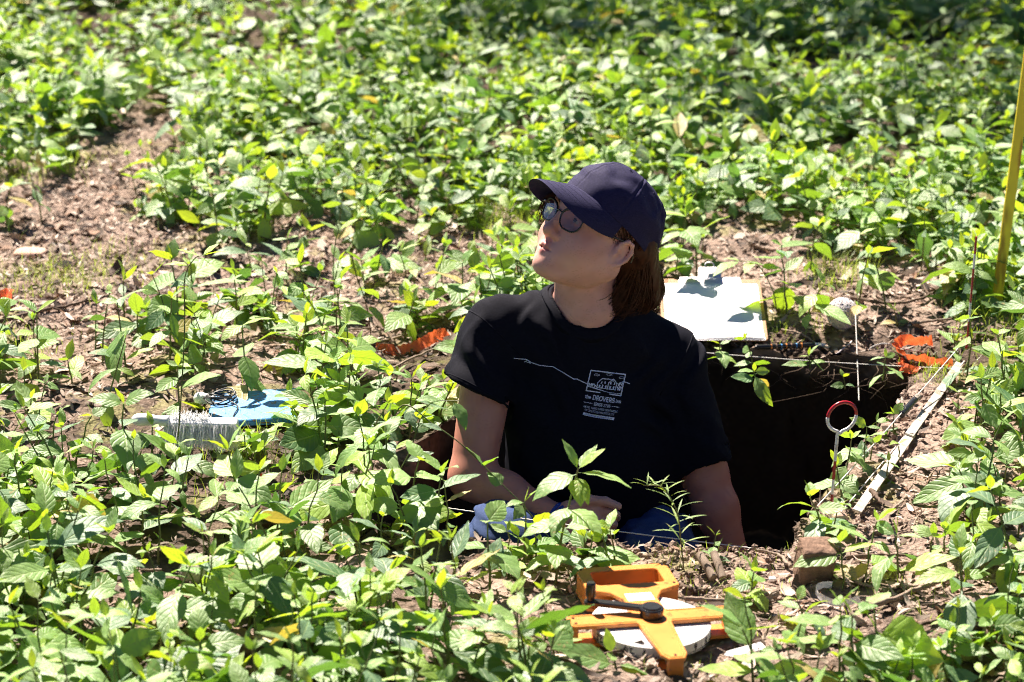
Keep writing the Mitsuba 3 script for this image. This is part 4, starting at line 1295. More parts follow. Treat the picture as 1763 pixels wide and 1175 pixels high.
bk = GG(1404, 1006)
k = obj('brick_piece', xf(rock((.064, .052, .082), 3, rough=.08, box=.80), mat4(rotz(.12) @ rotx(.30) @ roty(.06), bk + [0, .022, .034])), 'fired_clay', smooth=40)
tag(k, 'broken brown brick standing on the soil at the near right corner of the pit', 'brick')
for i, (x, y, s, z, a, m, l) in enumerate((
        (352, 992, (.092, .060, .050), .010, .1, 'grey_stone', 'rounded grey and tan stone between seedlings left of the picture centre'),
        (402, 1132, (.075, .060, .070), .014, .5, 'fired_clay', 'brown rough stone in the foreground leaves at the bottom left'),
        (52, 440, (.085, .065, .022), .006, -.1, 'pink_stone', 'flat pinkish stone on the bare path at the upper left'),
        (268, 538, (.078, .042, .040), .010, -.1, 'dark_stone', 'dark greenish stone on the bare soil left of the seedlings'),
        (1446, 905, (.030, .020, .030), .010, .2, 'pink_stone', 'small pale stone at the foot of the ring-topped pin'),
        (1330, 1000, (.014, .012, .008), .003, .2, 'white_plastic', 'tiny white pebble on the soil between reel and brick'),
        (408, 812, (.05, .03, .016), .006, .4, 'grey_stone', 'flat pale stone half hidden below the brush'))):
    k = obj('stone', xf(rock(s, 5 + i, 3, rough=.10, box=.35), mat4(rotz(a), GG(x, y) + [0, 0, z])), m, smooth=50)
    tag(k, l, 'stone')
# cut stubs by the reel
for i, (a, b) in enumerate((((1203, 985), (1228, 1006)), ((1228, 982), (1244, 1006)))):
    p, q_ = GG(*a, .034), GG(*b, .012)
    k = obj('wood_stub', tube(spline([p, p * .5 + q_ * .5 + [0, 0, .002], q_], 8), .0085 - .001 * i, 10), 'bark', smooth=40)
    tag(k, ('left', 'right')[i] + ' one of two short cut wood stubs behind the tape reel', 'wood')
# ------------------------------------------------------------------ plants
def leaf_mesh(shape, na, half):
    """A leaf of length 1 along +x, its upper side +z. half: vertices across each half."""
    L, wd, tipx, curl, fold, wave, serr, seed = 1.0, *shape
    t = np.linspace(0, 1, na + 1)
    ang = -.10 + curl * t ** 1.3
    dx = np.cos(ang) / na; dz = -np.sin(ang) / na
    x = np.r_[0, np.cumsum(dx[:-1])]; z = np.r_[0, np.cumsum(dz[:-1])]
    tb = np.clip((t - .10) / .90, 0, 1)
    w = wd * .5 * (np.sin(np.pi * tb ** tipx) ** .85) * (1 - .25 * tb ** 4)
    w = np.maximum(w, np.where(t < .12, .012, .0))
    w[-1] = .002
    s = np.linspace(-1, 1, 2 * half + 1)
    V = np.zeros((na + 1, len(s), 3)); UVv = np.zeros((na + 1, len(s), 2))
    for j, sj in enumerate(s):
        sr = 1 + serr * (np.arange(na + 1) % 2) * (abs(sj) == 1) * (tb > .1)
        yy = w * abs(sj) * sr
        V[:, j, 0] = x + .10 * yy * np.sign(serr + 1e-9) * 0
        V[:, j, 1] = np.sign(sj) * yy * math.cos(fold)
        V[:, j, 2] = z + yy * math.sin(fold) * (1 - .55 * abs(sj)) + wave * np.sin(t * 17 + seed + (2 if sj > 0 else 0)) * abs(sj) ** 2 * (tb > .12) - .25 * curl * yy ** 2
        UVv[:, j, 0] = t * .98; UVv[:, j, 1] = sj * .5 + .5
    return V.reshape(-1, 3), grid_faces(na + 1, len(s)), UVv.reshape(-1, 2)


#            width tip  curl  fold  wave  serr seed
SHAPES = [(.46, .72, .55, .30, .012, .05, 1), (.52, .66, .95, .22, .016, .06, 2), (.42, .78, .25, .42, .010, .03, 3),
          (.60, .64, .70, .18, .020, .09, 4), (.72, .60, .40, .24, .018, .10, 5), (.38, .80, 1.15, .34, .012, .04, 6),
          (.50, .70, -.15, .30, .014, .05, 7), (.085, .9, .5, .3, .0, .0, 8)]
NEAR = [leaf_mesh(s, 12, 2) for s in SHAPES]
FAR = [leaf_mesh(s, 5, 1) for s in SHAPES]
for i, (v, f, u) in enumerate(NEAR):
    for k in range(6):
        scene[f'leaf_form_{i}_{k}'] = {'type': 'shapegroup', 'blade': mikit.ply((v, f), 'leaf_material', smooth=True, uv=u + [k, 0])}


def build_plant(rg, h, nodes, ls, style=0, lean=(0, 0), phi=None, base_droop=0.0):
    """(stem polyline, its radii, leaves as (form, tone, matrix)) about the root."""
    bend = rg.normal(size=2) * .16 * h + np.asarray(lean) * h
    t = np.linspace(0, 1, 7)
    st = np.c_[bend[0] * t ** 1.6, bend[1] * t ** 1.6, h * t] + np.c_[rg.normal(size=(7, 2)) * .012 * h, np.zeros(7)]
    st[0] = 0
    ph = rg.uniform(0, np.pi) if phi is None else phi
    lv = []
    forms = {0: (0, 1, 2, 5, 6), 1: (3, 4, 1), 2: (0, 3, 2)}[style]
    for i in range(nodes):
        f = .30 + .70 * i / max(nodes - 1, 1) if nodes > 1 else 1.0
        p = np.array([np.interp(f, t, st[:, c]) for c in range(3)])
        topn = i == nodes - 1
        for s in range(2 if rg.random() < .93 else 1):
            a = ph + i * np.pi / 2 + s * np.pi + rg.normal() * .28
            e = (.55 if topn else .12 - .30 * (1 - f)) + rg.normal() * .26 - base_droop
            sz = ls * (.62 if topn else .80 + .35 * math.sin(np.pi * f)) * rg.uniform(.55, 1.3)
            if rg.random() < .20:
                e -= rg.uniform(.35, .95)
            elif rg.random() < .12:
                e += rg.uniform(.3, .7)
            R = rotz(a) @ roty(-e) @ rotx(rg.normal() * .45)
            u = rg.random()
            tone = (2 if u < .36 else 3 if u < .78 else 0) if topn else (0 if u < .36 else 1 if u < .52 else 3 if u < .74 else 4 if u < .88 else 2 if u < .97 else 5)
            lv.append((forms[rg.integers(len(forms))], tone, mat4(R, p, sz)))
        if topn and rg.random() < .7:
            R = rotz(rg.uniform(0, 6.28)) @ roty(-1.1 + rg.normal() * .2)
            lv.append((2, 2 if rg.random() < .6 else 3, mat4(R, p, ls * .42)))
    return st, np.linspace(.0019, .0009, 7) * (.8 + .5 * ls / .07), lv


def put_plant(name, root, st, rad, lv, label, category, group=None, stem_mat='stem_material', sides=5):
    key = numbered(name); root = np.asarray(root, float)
    obj('stem', tube(st + root, rad, sides), stem_mat, key, smooth=True)
    for fm, tone, m in lv:
        m = m.copy(); m[:3, 3] += root
        scene[numbered(key + '__leaf')] = {'type': 'instance', 'shapegroup': {'type': 'ref', 'id': f'leaf_form_{fm}_{tone}'}, 'to_world': T(m.tolist())}
    tag(key, label, category, group)
    return key


def ground_px(x, y, z=0.0):
    d = np.array([x, y, z]) - CAM
    k = FPX / (d @ FW)
    return CX + (d @ RT) * k, CY - (d @ UP) * k


# --- single plants that stand out
rg = np.random.default_rng(77)


def seedling(root_px, h, nodes, ls, label, lean=(0, 0), phi=None, style=0, name='seedling', droop=0.0, seed=0, sm='stem_material'):
    r_ = np.random.default_rng(seed)
    return put_plant(name, GG(*root_px) - [0, 0, .004], *build_plant(r_, h, nodes, ls, style, lean, phi, droop), label, 'seedling', None, sm)


seedling((905, 985), .14, 3, .085, 'leafy seedling with broad leaves just left of the tallest seedling before the lap', (.1, 0), .4, seed=4)
seedling((1060, 985), .10, 2, .075, 'low seedling with pale leaves below the hand at the near pit edge', (0, 0), .1, seed=5)
seedling((1225, 968), .050, 3, .034, 'small dark green sprout under the string by the person\'s left wrist', seed=6)
seedling((1298, 640), .085, 3, .046, 'slender seedling with light leaves standing in front of the clipboard', (0, 0), .0, seed=8)
seedling((1300, 655), .030, 3, .062, 'dark leafy tuft hanging over the far pit edge below the clipboard', (0, -.6), .5, seed=9, droop=.5)
seedling((1455, 668), .030, 2, .040, 'tiny sprout at the far pit edge below the twine ball', seed=10)
seedling((1200, 488), .165, 4, .085, 'seedling with broad leaves standing behind the clipboard clip', (-.1, 0), .0, seed=11)
seedling((1352, 545), .17, 5, .095, 'bushy bright green seedling standing at the right side of the clipboard', (-.05, 0), .3, seed=12)
seedling((1385, 560), .12, 4, .085, 'darker leafy seedling between the clipboard and the twine ball', (0, 0), .9, seed=13)
seedling((1665, 668), .17, 3, .092, 'tall seedling with two large pale leaves at the far right pin', (-.15, 0), .5, seed=14)
seedling((1420, 935), .105, 4, .085, 'broad-leaved seedling growing at the foot of the ring-topped pin', (-.1, -.1), .2, seed=15)
seedling((1452, 1010), .085, 4, .080, 'dark leafy seedling growing against the right side of the brick', (0, 0), .4, seed=16)
seedling((1600, 975), .060, 2, .085, 'yellow-green seedling with round leaves on the bare soil right of the brick', (-.1, 0), 1.2, style=1, seed=17)
seedling((1310, 1182), .115, 3, .098, 'blurred dark seedling with big leaves in front of the tape reel\'s right arm', (-.25, 0), .1, seed=18)
seedling((1470, 1190), .13, 3, .10, 'large-leaved seedling at the bottom edge below the brick', (0, 0), .4, seed=19)
seedling((1400, 1200), .08, 3, .085, 'low pale seedling at the bottom edge right of the tape reel', (.2, 0), .8, seed=20)
seedling((225, 1135), .06, 2, .125, 'seedling with very large pale serrated leaves at the bottom left', (0, 0), .3, style=1, seed=21)
seedling((770, 1160), .17, 3, .11, 'seedling with long blurred leaves in the foreground left of the tape reel', (.15, 0), .1, seed=22)
seedling((1060, 1150), .03, 2, .080, 'low seedling with a bright leaf just before the reel\'s white tape', (-.3, 0), .1, seed=23)
seedling((850, 480), .09, 4, .062, 'loose bright seedling on the litter left of the person\'s chin', (0, 0), .4, seed=24)
seedling((560, 730), .19, 4, .100, 'tall dark leafy seedling behind the right end of the dustpan', (.1, 0), .6, style=1, seed=25)
seedling((600, 720), .15, 3, .085, 'seedling with serrated pale leaves left of the person\'s sleeve', (.1, 0), .1, style=1, seed=26)
seedling((1690, 900), .20, 5, .095, 'large leafy plant at the right edge beside the measuring stick', (-.05, 0), .2, seed=27)
seedling((1745, 1010), .19, 5, .10, 'big light green plant at the lower right edge', (-.1, 0), .7, seed=28)
seedling((1655, 1080), .14, 4, .088, 'upright seedling with paired leaves near the lower right corner', (0, 0), 0, seed=29)


def stalk(px, Y, heads, label, radius=.0016, leaves=(), name='stalk', sm='dark_stem_material', n=24):
    """A bare or leafy stalk through photograph points at depth Y; leaves: (place along it, azimuth, lift, size, form, tone)."""
    pts = np.array([W(q[0], q[1], Y + (q[2] if len(q) > 2 else 0)) for q in px])
    pts[0, 2] = gz(pts[0, 0], pts[0, 1]) - .005
    p = spline(pts, n); lv = []
    for f, a, e, sz, fm, tone in leaves:
        c = np.array([np.interp(f, np.linspace(0, 1, n), p[:, k]) for k in range(3)])
        lv.append((fm, tone, mat4(rotz(a) @ roty(-e) @ rotx(.2 * math.sin(a * 5)), c, sz)))
    return put_plant(name, [0, 0, 0], p, np.linspace(radius, radius * .55, n), lv, label, heads, None, sm)


yb = GG(958, 1006)[1]
stalk(((956, 1006), (966, 930), (982, 860), (996, 806)), yb, 'seedling', 'tall bright seedling with large oval leaves right in front of the person\'s lap', radius=.0028, name='seedling', sm='stem_material', leaves=[
    (.93, 3.55, -.18, .098, 1, 0), (.95, -.32, -.05, .104, 0, 3), (.98, 2.5, .95, .062, 2, 3), (.99, .7, .50, .058, 6, 3), (.985, .2, .62, .062, 2, 2), (.90, 4.9, -.55, .062, 3, 2), (.91, 5.3, -.75, .058, 0, 2),
    (.60, 4.2, -.25, .080, 1, 0), (.58, 5.6, -.2, .085, 3, 3), (.45, 3.3, .0, .085, 1, 3), (.42, .2, .1, .09, 0, 0), (.30, 4.6, .0, .085, 3, 3), (.28, 1.5, .2, .08, 0, 1), (.20, 5.5, .1, .07, 0, 4), (.2, 3.7, .1, .075, 1, 3)])
stalk(((1160, 508), (1166, 450), (1178, 394)), 6.17, 'seedling', 'leafy seedling between the hair and the clipboard clip', radius=.002, name='seedling', sm='stem_material', leaves=[
    (.98, -1.2, -.1, .085, 3, 0), (.97, .2, .0, .08, 1, 3), (.95, -2.4, -.1, .08, 0, 3), (.7, -1.5, .0, .09, 3, 0), (.7, 2.4, 0, .07, 1, 0)])
stalk(((1338, 560), (1330, 500), (1304, 456), (1272, 450)), 6.02, 'seedling', 'thin seedling arching over the right side of the clipboard', radius=.0018, name='seedling', sm='stem_material', leaves=[
    (.99, -2.4, -.1, .095, 0, 0), (.98, 2.6, .1, .045, 0, 3), (.9, -.4, -.1, .05, 2, 3), (.75, -2.0, -.1, .06, 0, 3), (.6, .3, .1, .06, 1, 0)])
seedling((75, 318), .17, 7, .060, 'dark bushy clump at the upper edge of the bare path on the left', (0, 0), .3, seed=51)
seedling((30, 300), .16, 7, .055, 'second dark bushy clump by the bare path at the left edge', (0, 0), .9, seed=52)
yb = GG(303, 790)[1]
stalk(((303, 790), (312, 680), (318, 560), (318, 480), (335, 446), (352, 440)), yb, 'weed', 'tall thin weed with a bent leafy tip at the left', leaves=[(.98, -.3, .25, .050, 2, 2), (.96, .5, .5, .042, 2, 2), (.92, 3.0, .1, .050, 6, 2), (.70, 3.1, .2, .050, 3, 2), (.86, -.2, -.5, .03, 2, 3)], sm='stem_material')
yb = GG(592, 660)[1]
stalk(((592, 660), (566, 590), (545, 540), (520, 500)), yb, 'weed', 'leaning dark green stalk with a budding head left of the orange tape', leaves=[(.99, 2.6, .2, .030, 2, 3), (.97, .3, .2, .030, 2, 0), (.9, 1.6, .1, .03, 2, 3), (.85, 3.4, .1, .03, 2, 0)], sm='stem_material')
yb = GG(585, 545)[1]
stalk(((585, 545), (574, 480), (577, 420), (583, 395), (572, 378)), yb, 'weed', 'slender upright stalk with sparse leaves behind the leaning stalk', leaves=[(.72, .2, .5, .055, 2, 2), (.74, 3.2, .3, .050, 6, 3), (.3, .5, 0, .05, 2, 0)], sm='stem_material')
yb = GG(640, 590)[1]
stalk(((640, 590), (632, 530), (612, 470), (606, 440)), yb, 'weed', 'drooping leafy stalk on the litter left of the orange tape', leaves=[(.8, .3, -.9, .060, 1, 2), (.82, 2.8, -.7, .060, 1, 3), (.95, -.4, -.9, .05, 1, 2), (.5, .9, -.4, .07, 3, 3), (.35, -.5, -.5, .07, 1, 0)])
yb = GG(708, 378)[1]
stalk(((708, 378), (704, 335), (690, 295), (676, 272)), yb, 'twig', 'thin dark bare stem standing in the undergrowth left of the cap', radius=.0028)
yb = GG(1180, 985)[1]
rg2 = np.random.default_rng(4); fl_ = []
for k in range(34):
    f = .22 + .76 * k / 33; a = k * 2.4
    fl_.append((f, a, .45 + rg2.normal() * .15, .055 * (1.1 - .5 * f) * rg2.uniform(.8, 1.2), 7, 3 if k % 3 else 2))
stalk(((1178, 985), (1172, 930), (1165, 880), (1140, 840), (1108, 836)), yb, 'weed', 'feathery weed with needle-thin leaves at the near pit edge before the person\'s left arm', leaves=fl_, sm='stem_material')
# vines
def vine(px, Y0, Y1, label, lsz, seed, every=.055, radius=.0016):
    n = 40; r_ = np.random.default_rng(seed)
    Ys = np.linspace(Y0, Y1, len(px)); pts = np.array([W(x, y, Yk) for (x, y), Yk in zip(px, Ys)])
    p = spline(pts, n); L = np.linalg.norm(np.diff(p, axis=0), axis=1).sum(); lv = []
    m = int(L / every)
    for k in range(m):
        f = (k + .5) / m; c = np.array([np.interp(f, np.linspace(0, 1, n), p[:, j]) for j in range(3)])
        a = r_.uniform(0, 6.28); u = r_.random()
        lv.append(((0, 3, 4, 2)[r_.integers(4)], (0, 3, 3, 2, 4, 0)[int(u * 6)], mat4(rotz(a) @ roty(-.1 + r_.normal() * .45) @ rotx(r_.normal() * .4), c, lsz * r_.uniform(.7, 1.15))))
    return put_plant('vine', [0, 0, 0], p, np.linspace(radius, radius * .6, n), lv, label, 'vine', None, 'stem_material')


vine(((655, 800), (690, 700), (745, 730), (800, 770), (850, 820), (900, 870), (945, 925)), 4.98, 4.80, 'trailing vine arching over the person\'s right forearm', .055, 5)
vine(((640, 880), (700, 790), (735, 700), (790, 690)), 5.02, 4.96, 'vine with serrated leaves hanging at the left corner of the pit', .060, 6, .04)
vine(((-40, 850), (80, 848), (220, 850), (360, 858), (450, 880), (520, 915)), 4.86, 4.66, 'long pale green runner lying across the leaves at the left', .075, 7, .14)
vine(((1600, 40), (1680, 5), (1740, 60), (1775, 130)), 8.6, 8.4, 'arching shoot with small leaves at the upper right corner', .05, 8, .10)
vine(((560, 255), (650, 232), (760, 215), (880, 240)), 7.0, 7.3, 'long arching shoot above the undergrowth left of the cap', .07, 9, .12)

for i, (px, h, ls, sd, lb_) in enumerate((((640, 905), .22, .085, 41, 'tall seedling at the near left corner of the pit'), ((700, 925), .17, .09, 42, 'leafy seedling in front of the pit left of the forearm'), ((745, 935), .14, .08, 43, 'bright seedling just left of the person\'s right knee'),
        ((610, 860), .20, .08, 44, 'upright seedling at the left rim of the pit'), ((665, 850), .16, .085, 45, 'seedling with hanging leaves over the left pit rim'), ((560, 800), .15, .08, 46, 'leafy seedling between the dustpan and the pit'), ((590, 930), .15, .09, 47, 'broad leafy seedling below the left pit corner'))):
    seedling(px, h, 4, ls, lb_, (.1, 0), .3 * i, style=i % 2, seed=sd)

for px, h, ls, sd, lb_ in (((1240, 622), .05, .05, 61, 'small seedling on the far pit rim under the clipboard\'s left part'), ((1395, 632), .035, .055, 62, 'low seedling overhanging the far pit rim below the pen tip'), ((1520, 652), .05, .055, 63, 'seedling on the far pit rim below the loop of cord'),
                          ((1690, 760), .15, .09, 64, 'leafy seedling right of the measuring stick\'s middle'), ((1730, 690), .16, .095, 65, 'leafy seedling at the right edge behind the thicket'), ((1640, 850), .12, .09, 66, 'leafy seedling close to the measuring stick\'s lower half')):
    seedling(px, h, 3, ls, lb_, (0, -.2), .4, seed=sd, droop=.1)

for px, h, ls, sd, lb_ in (((395, 772), .030, .060, 71, 'low seedling touching the dustpan\'s near edge'), ((508, 738), .075, .085, 73, 'seedling at the right end of the dustpan'),
                          ((262, 796), .08, .085, 74, 'seedling in front of the brush handle'), ((318, 812), .06, .085, 75, 'seedling in front of the left end of the brush bristles'), ((425, 800), .06, .08, 76, 'seedling in front of the right end of the brush bristles'),
                          ((700, 560), .09, .07, 77, 'loose seedling on the litter above the orange tape'), ((768, 690), .05, .065, 78, 'seedling at the left side of the person\'s sleeve'), ((520, 640), .12, .075, 79, 'bright leafy seedling on the litter behind the dustpan'), ((470, 560), .10, .07, 80, 'light seedling at the edge of the bare path behind the dustpan')):
    seedling(px, h, 3, ls, lb_, (0, 0), .4 + sd, seed=sd)

# --- everything else: where it grows
def ring_of(*p):
    return Polygon([tuple(G(*q)[:2]) for q in p])


BARE = [ring_of((-60, 345), (110, 300), (225, 175), (335, 190), (310, 285), (250, 320), (200, 345), (255, 395), (330, 425), (470, 425), (480, 520), (330, 580), (110, 625), (-60, 600)),
        ring_of((480, 385), (640, 425), (760, 405), (890, 345), (950, 385), (950, 480), (800, 540), (760, 585), (800, 640), (640, 645), (560, 600), (480, 520)),
        ring_of((1120, 420), (1290, 380), (1420, 440), (1500, 450), (1660, 500), (1590, 610), (1250, 640), (1100, 600)),
        ring_of((1150, 962), (1380, 950), (1500, 820), (1600, 650), (1665, 640), (1640, 760), (1600, 900), (1610, 1010), (1720, 1110), (1600, 1160), (1350, 1175), (1240, 1080), (1170, 1000)),
        ring_of((975, 985), (1170, 975), (1290, 1060), (1290, 1200), (950, 1200)),
        ring_of((140, 930), (330, 935), (400, 975), (330, 1010), (150, 1000)), ring_of((440, 730), (560, 740), (560, 790), (470, 790)), ring_of((560, 850), (640, 870), (640, 930), (540, 930)),
        ring_of((150, 690), (520, 660), (540, 760), (420, 800), (230, 780)), ring_of((-60, 690), (60, 700), (60, 820), (-60, 830)),
        ring_of((480, 60), (520, 0), (380, -10), (380, 30))]
DENS = [.05, .26, .11, .09, .02, .18, .3, .4, .34, .4, .2]
KEEP = [(Point(*REEL[:2]).buffer(.20), 1)]


def density(x, y):
    p = Point(x, y)
    if inside_pit(x, y, .005):
        return 0.0
    for poly, d in zip(BARE, DENS):
        if poly.contains(p):
            return d
    return 1.0


def cover(P):
    out = np.ones(len(P))
    for poly, d in zip(BARE[::-1], DENS[::-1]):
        out[shapely.contains_xy(poly, P[:, 0], P[:, 1])] = d
    out[inside_pit(P[:, 0], P[:, 1], .008)] = 0
    return out


rg = np.random.default_rng(2024)
NC = 14500
P = np.c_[rg.uniform(-2.7, 2.7, NC), rg.uniform(3.75, 13.4, NC)]
P = P[np.abs(P[:, 0]) < P[:, 1] * .21 + .30]
patch = meshkit.fbm(np.c_[P * 2.1, np.zeros(len(P))], 3, 41)
prob = cover(P) * np.where(P[:, 1] < 5.0, .86, 1) * np.clip((patch - .30) * 5, np.where(P[:, 1] > 6.6, .45, .2), 1)
P = P[rg.random(len(P)) < prob]
zz = relief(P[:, 0], P[:, 1])


LAND = {'tape reel': (1120, 1060), 'brick piece': (1405, 965), 'ring-topped pin': (1436, 850), 'measuring stick': (1560, 780), 'clipboard': (1235, 560), 'twine ball': (1449, 574), 'yellow stake': (1715, 530),
        'blue dustpan': (430, 700), 'scrubbing brush': (335, 750), 'grey and tan stone': (352, 985), 'brown rough stone': (402, 1130), 'flat pinkish stone': (52, 435), 'dark greenish stone': (268, 533),
        'orange tape beside the sleeve': (720, 600), 'orange tape at the left edge': (5, 525), 'red-orange scrap': (450, 838), 'orange tape at the far right': (1590, 622), 'bottom left corner': (0, 1175), 'bottom right corner': (1763, 1175),
        'middle of the bottom edge': (881, 1175), 'left edge below the runner': (0, 930), 'right edge beside the thicket': (1763, 800), 'person\'s right elbow': (800, 830), 'person\'s hand': (1050, 898), 'line level': (1560, 705),
        'tall bent-tipped weed': (305, 790), 'tallest seedling before the lap': (968, 1000), 'feathery weed': (1180, 985), 'large pale-leaved seedling': (225, 1120), 'white plastic marker': (1290, 1128), 'bent branch': (1565, 1030),
        'blurred long-leaved seedling': (770, 1150), 'person\'s cap': (1040, 330), 'person\'s chin': (920, 470), 'leaning dark green stalk': (570, 620), 'corner pin': (1668, 590)}
RANK = ['nearest', 'second nearest', 'third nearest', 'fourth nearest', 'fifth nearest', 'sixth nearest', 'seventh nearest', 'eighth nearest', 'ninth nearest', 'tenth nearest', 'eleventh nearest', 'twelfth nearest', 'thirteenth nearest', 'fourteenth nearest', 'fifteenth nearest', 'sixteenth nearest', 'seventeenth nearest', 'eighteenth nearest', 'nineteenth nearest', 'twentieth nearest', 'twenty-first nearest', 'twenty-second nearest', 'twenty-third nearest', 'twenty-fourth nearest']


def singled(items, look, kind):
    """A label for each item (px, py): its look, and which one it is beside its nearest landmark."""
    rows = {}
    for i, (x, y) in enumerate(items):
        name = min(LAND, key=lambda k: (LAND[k][0] - x) ** 2 + (LAND[k][1] - y) ** 2)
        dx, dy = x - LAND[name][0], y - LAND[name][1]
        side = ('right of' if dx > 0 else 'left of') if abs(dx) > abs(dy) else ('in front of' if dy > 0 else 'behind')
        if 'edge' in name or 'corner' in name and 'pin' not in name:
            side = ('right of' if dx > 0 else 'left of') if abs(dx) > abs(dy) else ('below' if dy > 0 else 'above')
        rows.setdefault((name, side), []).append((dx * dx + dy * dy, i))
    out = [None] * len(items)
    for (name, side), v in rows.items():
        for r, (_, i) in enumerate(sorted(v)):
            lk = look[i].split()
            for _ in range(3):
                out[i] = f"{' '.join(lk)} {kind}, {RANK[min(r, 23)]} {side} the {name}"
                if len(out[i].split()) <= 15:
                    break
                lk.pop(0)
    return out


TOP = [(-99, 0), (590, 0), (620, 640), (765, 700), (800, 845), (870, 880), (1085, 890), (1110, 945), (1340, 945), (1350, 0), (9999, 0)]


def top_limit(px):
    return float(np.interp(px, [q[0] for q in TOP], [q[1] for q in TOP]))


plants = []
for (x, y), z in zip(P, zz):
    px, py = ground_px(x, y, z)
    s = rg.random()
    near = y < 5.6
    k = FPX / ((np.array([x, y, z]) - CAM) @ FW)
    h = rg.uniform(.05, .16) if near else rg.uniform(.05, .17)
    ls = rg.uniform(.042, .098) if near else rg.uniform(.044, .092)
    grow = .62 + .85 * meshkit.noise(np.array([[x * 2.6 + 9, y * 2.2, 0]]), 17)[0]
    h *= grow; ls *= .5 + .5 * grow
    d = Point(x, y).distance(Point(*REEL[:2]))
    if d < .19 or (985 < px < 1290 and py > 1060):
        continue
    lim = top_limit(px) if py > 840 and px > 590 else -9999
    if 235 < px < 430 and py > 780:
        lim = 738
    elif 325 < px < 535 and py > 735:
        lim = 716
    if 240 < px < 540 and 665 < py < 800 and rg.random() < .35:
        continue
    if 1395 < px < 1490 and py > 890:
        lim = 850
    if 1345 < px < 1460 and py > 1010:
        lim = 990
    if 1130 < px < 1345 and 480 < py < 700:
        continue
    if 1345 < px < 1480 and 480 < py < 640 and rg.random() < .7:
        continue
    if 1490 < px < 1660 and 560 < py < 1000:
        h = min(h, .05); ls = min(ls, .05)
    if 615 < px < 800 and 590 < py < 750:
        lim = 628
    top = (py - lim) / (k * .95) - ls * .45
    if top < .012:
        continue
    h = min(h, max(top, .02)); ls = min(ls, .04 + h * .5)
    st = 1 if rg.random() < .22 else 0
    plants.append((x, y, z - .004, px, py, h, ls, st, rg.integers(1 << 30)))
vis = [p for p in plants if -30 < p[3] < 1793 and 30 < p[4] < 1290]
vis.sort(key=lambda p: p[1])
vis = vis[:272]
own = {id(p) for p in vis}
looks, built = [], []
for p in vis:
    r_ = np.random.default_rng(p[8])
    b = build_plant(r_, p[5], 2 if p[5] < .06 else r_.integers(3, 5), p[6], p[7]); built.append(b)
    light = np.mean([t in (2, 3, 5) for _, t, _ in b[2]])
    looks.append(('low' if p[5] < .07 else 'tall' if p[5] > .13 else 'mid-height') + (' yellow-green' if light > .62 else ' light green' if light > .42 else ' dark green') + (' broad-leaved' if p[7] == 1 else ' big-leaved' if p[6] > .09 else ' small-leaved' if p[6] < .065 else ''))
for p, b, lb_ in zip(vis, built, singled([(p[3], p[4]) for p in vis], looks, 'seedling')):
    put_plant('seedling', [p[0], p[1], p[2]], *b, lb_, 'seedling', 'leafy seedlings round the pit')
rest = [p for p in plants if id(p) not in own]
byform, stems = {}, []
for p in rest:
    r_ = np.random.default_rng(p[8])
    st, rad, lv = build_plant(r_, p[5], 2 if p[5] < .06 else r_.integers(3, 5), p[6], p[7])
    root = np.array(p[:3])
    stems.append(tube(st[::2] + root, rad[::2] * 1.1, 3, cap=False))
    for fm, tone, m in lv:
        m = m.copy(); m[:3, 3] += root
        byform.setdefault((fm, tone), []).append(m)
vs, fs, us, n0 = [], [], [], 0
for (fm, tone), ms in byform.items():
    v, f, u = FAR[fm]; ms = np.array(ms)
    vv = np.einsum('kij,nj->kni', ms[:, :3, :3], v) + ms[:, None, :3, 3]
    f3 = np.vstack([f[:, [0, 1, 2]], f[:, [0, 2, 3]]])
    fs.append((f3[None] + (np.arange(len(ms)) * len(v))[:, None, None] + n0).reshape(-1, 3)); n0 += len(ms) * len(v)
    vs.append(vv.reshape(-1, 3)); us.append(np.tile(u + [tone, 0], (len(ms), 1)))
if rest:
    obj('undergrowth', trimesh.Trimesh(np.vstack(vs), np.vstack(fs), process=False), 'leaf_material', smooth=True, uv=np.vstack(us))
    tag('undergrowth', 'dense green undergrowth of small leafy plants covering the ground behind', 'undergrowth', kind='stuff')
    obj('stems', cat(*stems), 'stem_material', 'undergrowth', smooth=True)
print('plants', len(plants), 'leaves', sum(len(m) for m in byform.values()))

# grass tufts
rg = np.random.default_rng(9); gm = []


def blades(px, spread, n, hmin, hmax, w=.0016):
    c = GG(*px)
    for k in range(n):
        x, y = c[0] + rg.normal() * spread, c[1] + rg.normal() * spread * 1.3
        if inside_pit(x, y, .004):
            continue
        h = rg.uniform(hmin, hmax); a = rg.uniform(0, 6.28); b = rg.uniform(.2, .9) * h; d = np.array([math.cos(a), math.sin(a), 0]); s = np.array([-d[1], d[0], 0]) * w / 2
        p0 = np.array([x, y, gz(x, y) - .003]); t = np.array([0, .35, .7, 1.0])
        pts = p0 + d * (b * t ** 1.8)[:, None] + np.array([0, 0, 1]) * (h * (t - .25 * (b / h) * t ** 2))[:, None]
        v = np.vstack([pts - s * np.array([1, .9, .6, .05])[:, None], pts + s * np.array([1, .9, .6, .05])[:, None]])
        f = np.array([[0, 1, 5], [0, 5, 4], [1, 2, 6], [1, 6, 5], [2, 3, 7], [2, 7, 6]])
        gm.append((v, f))


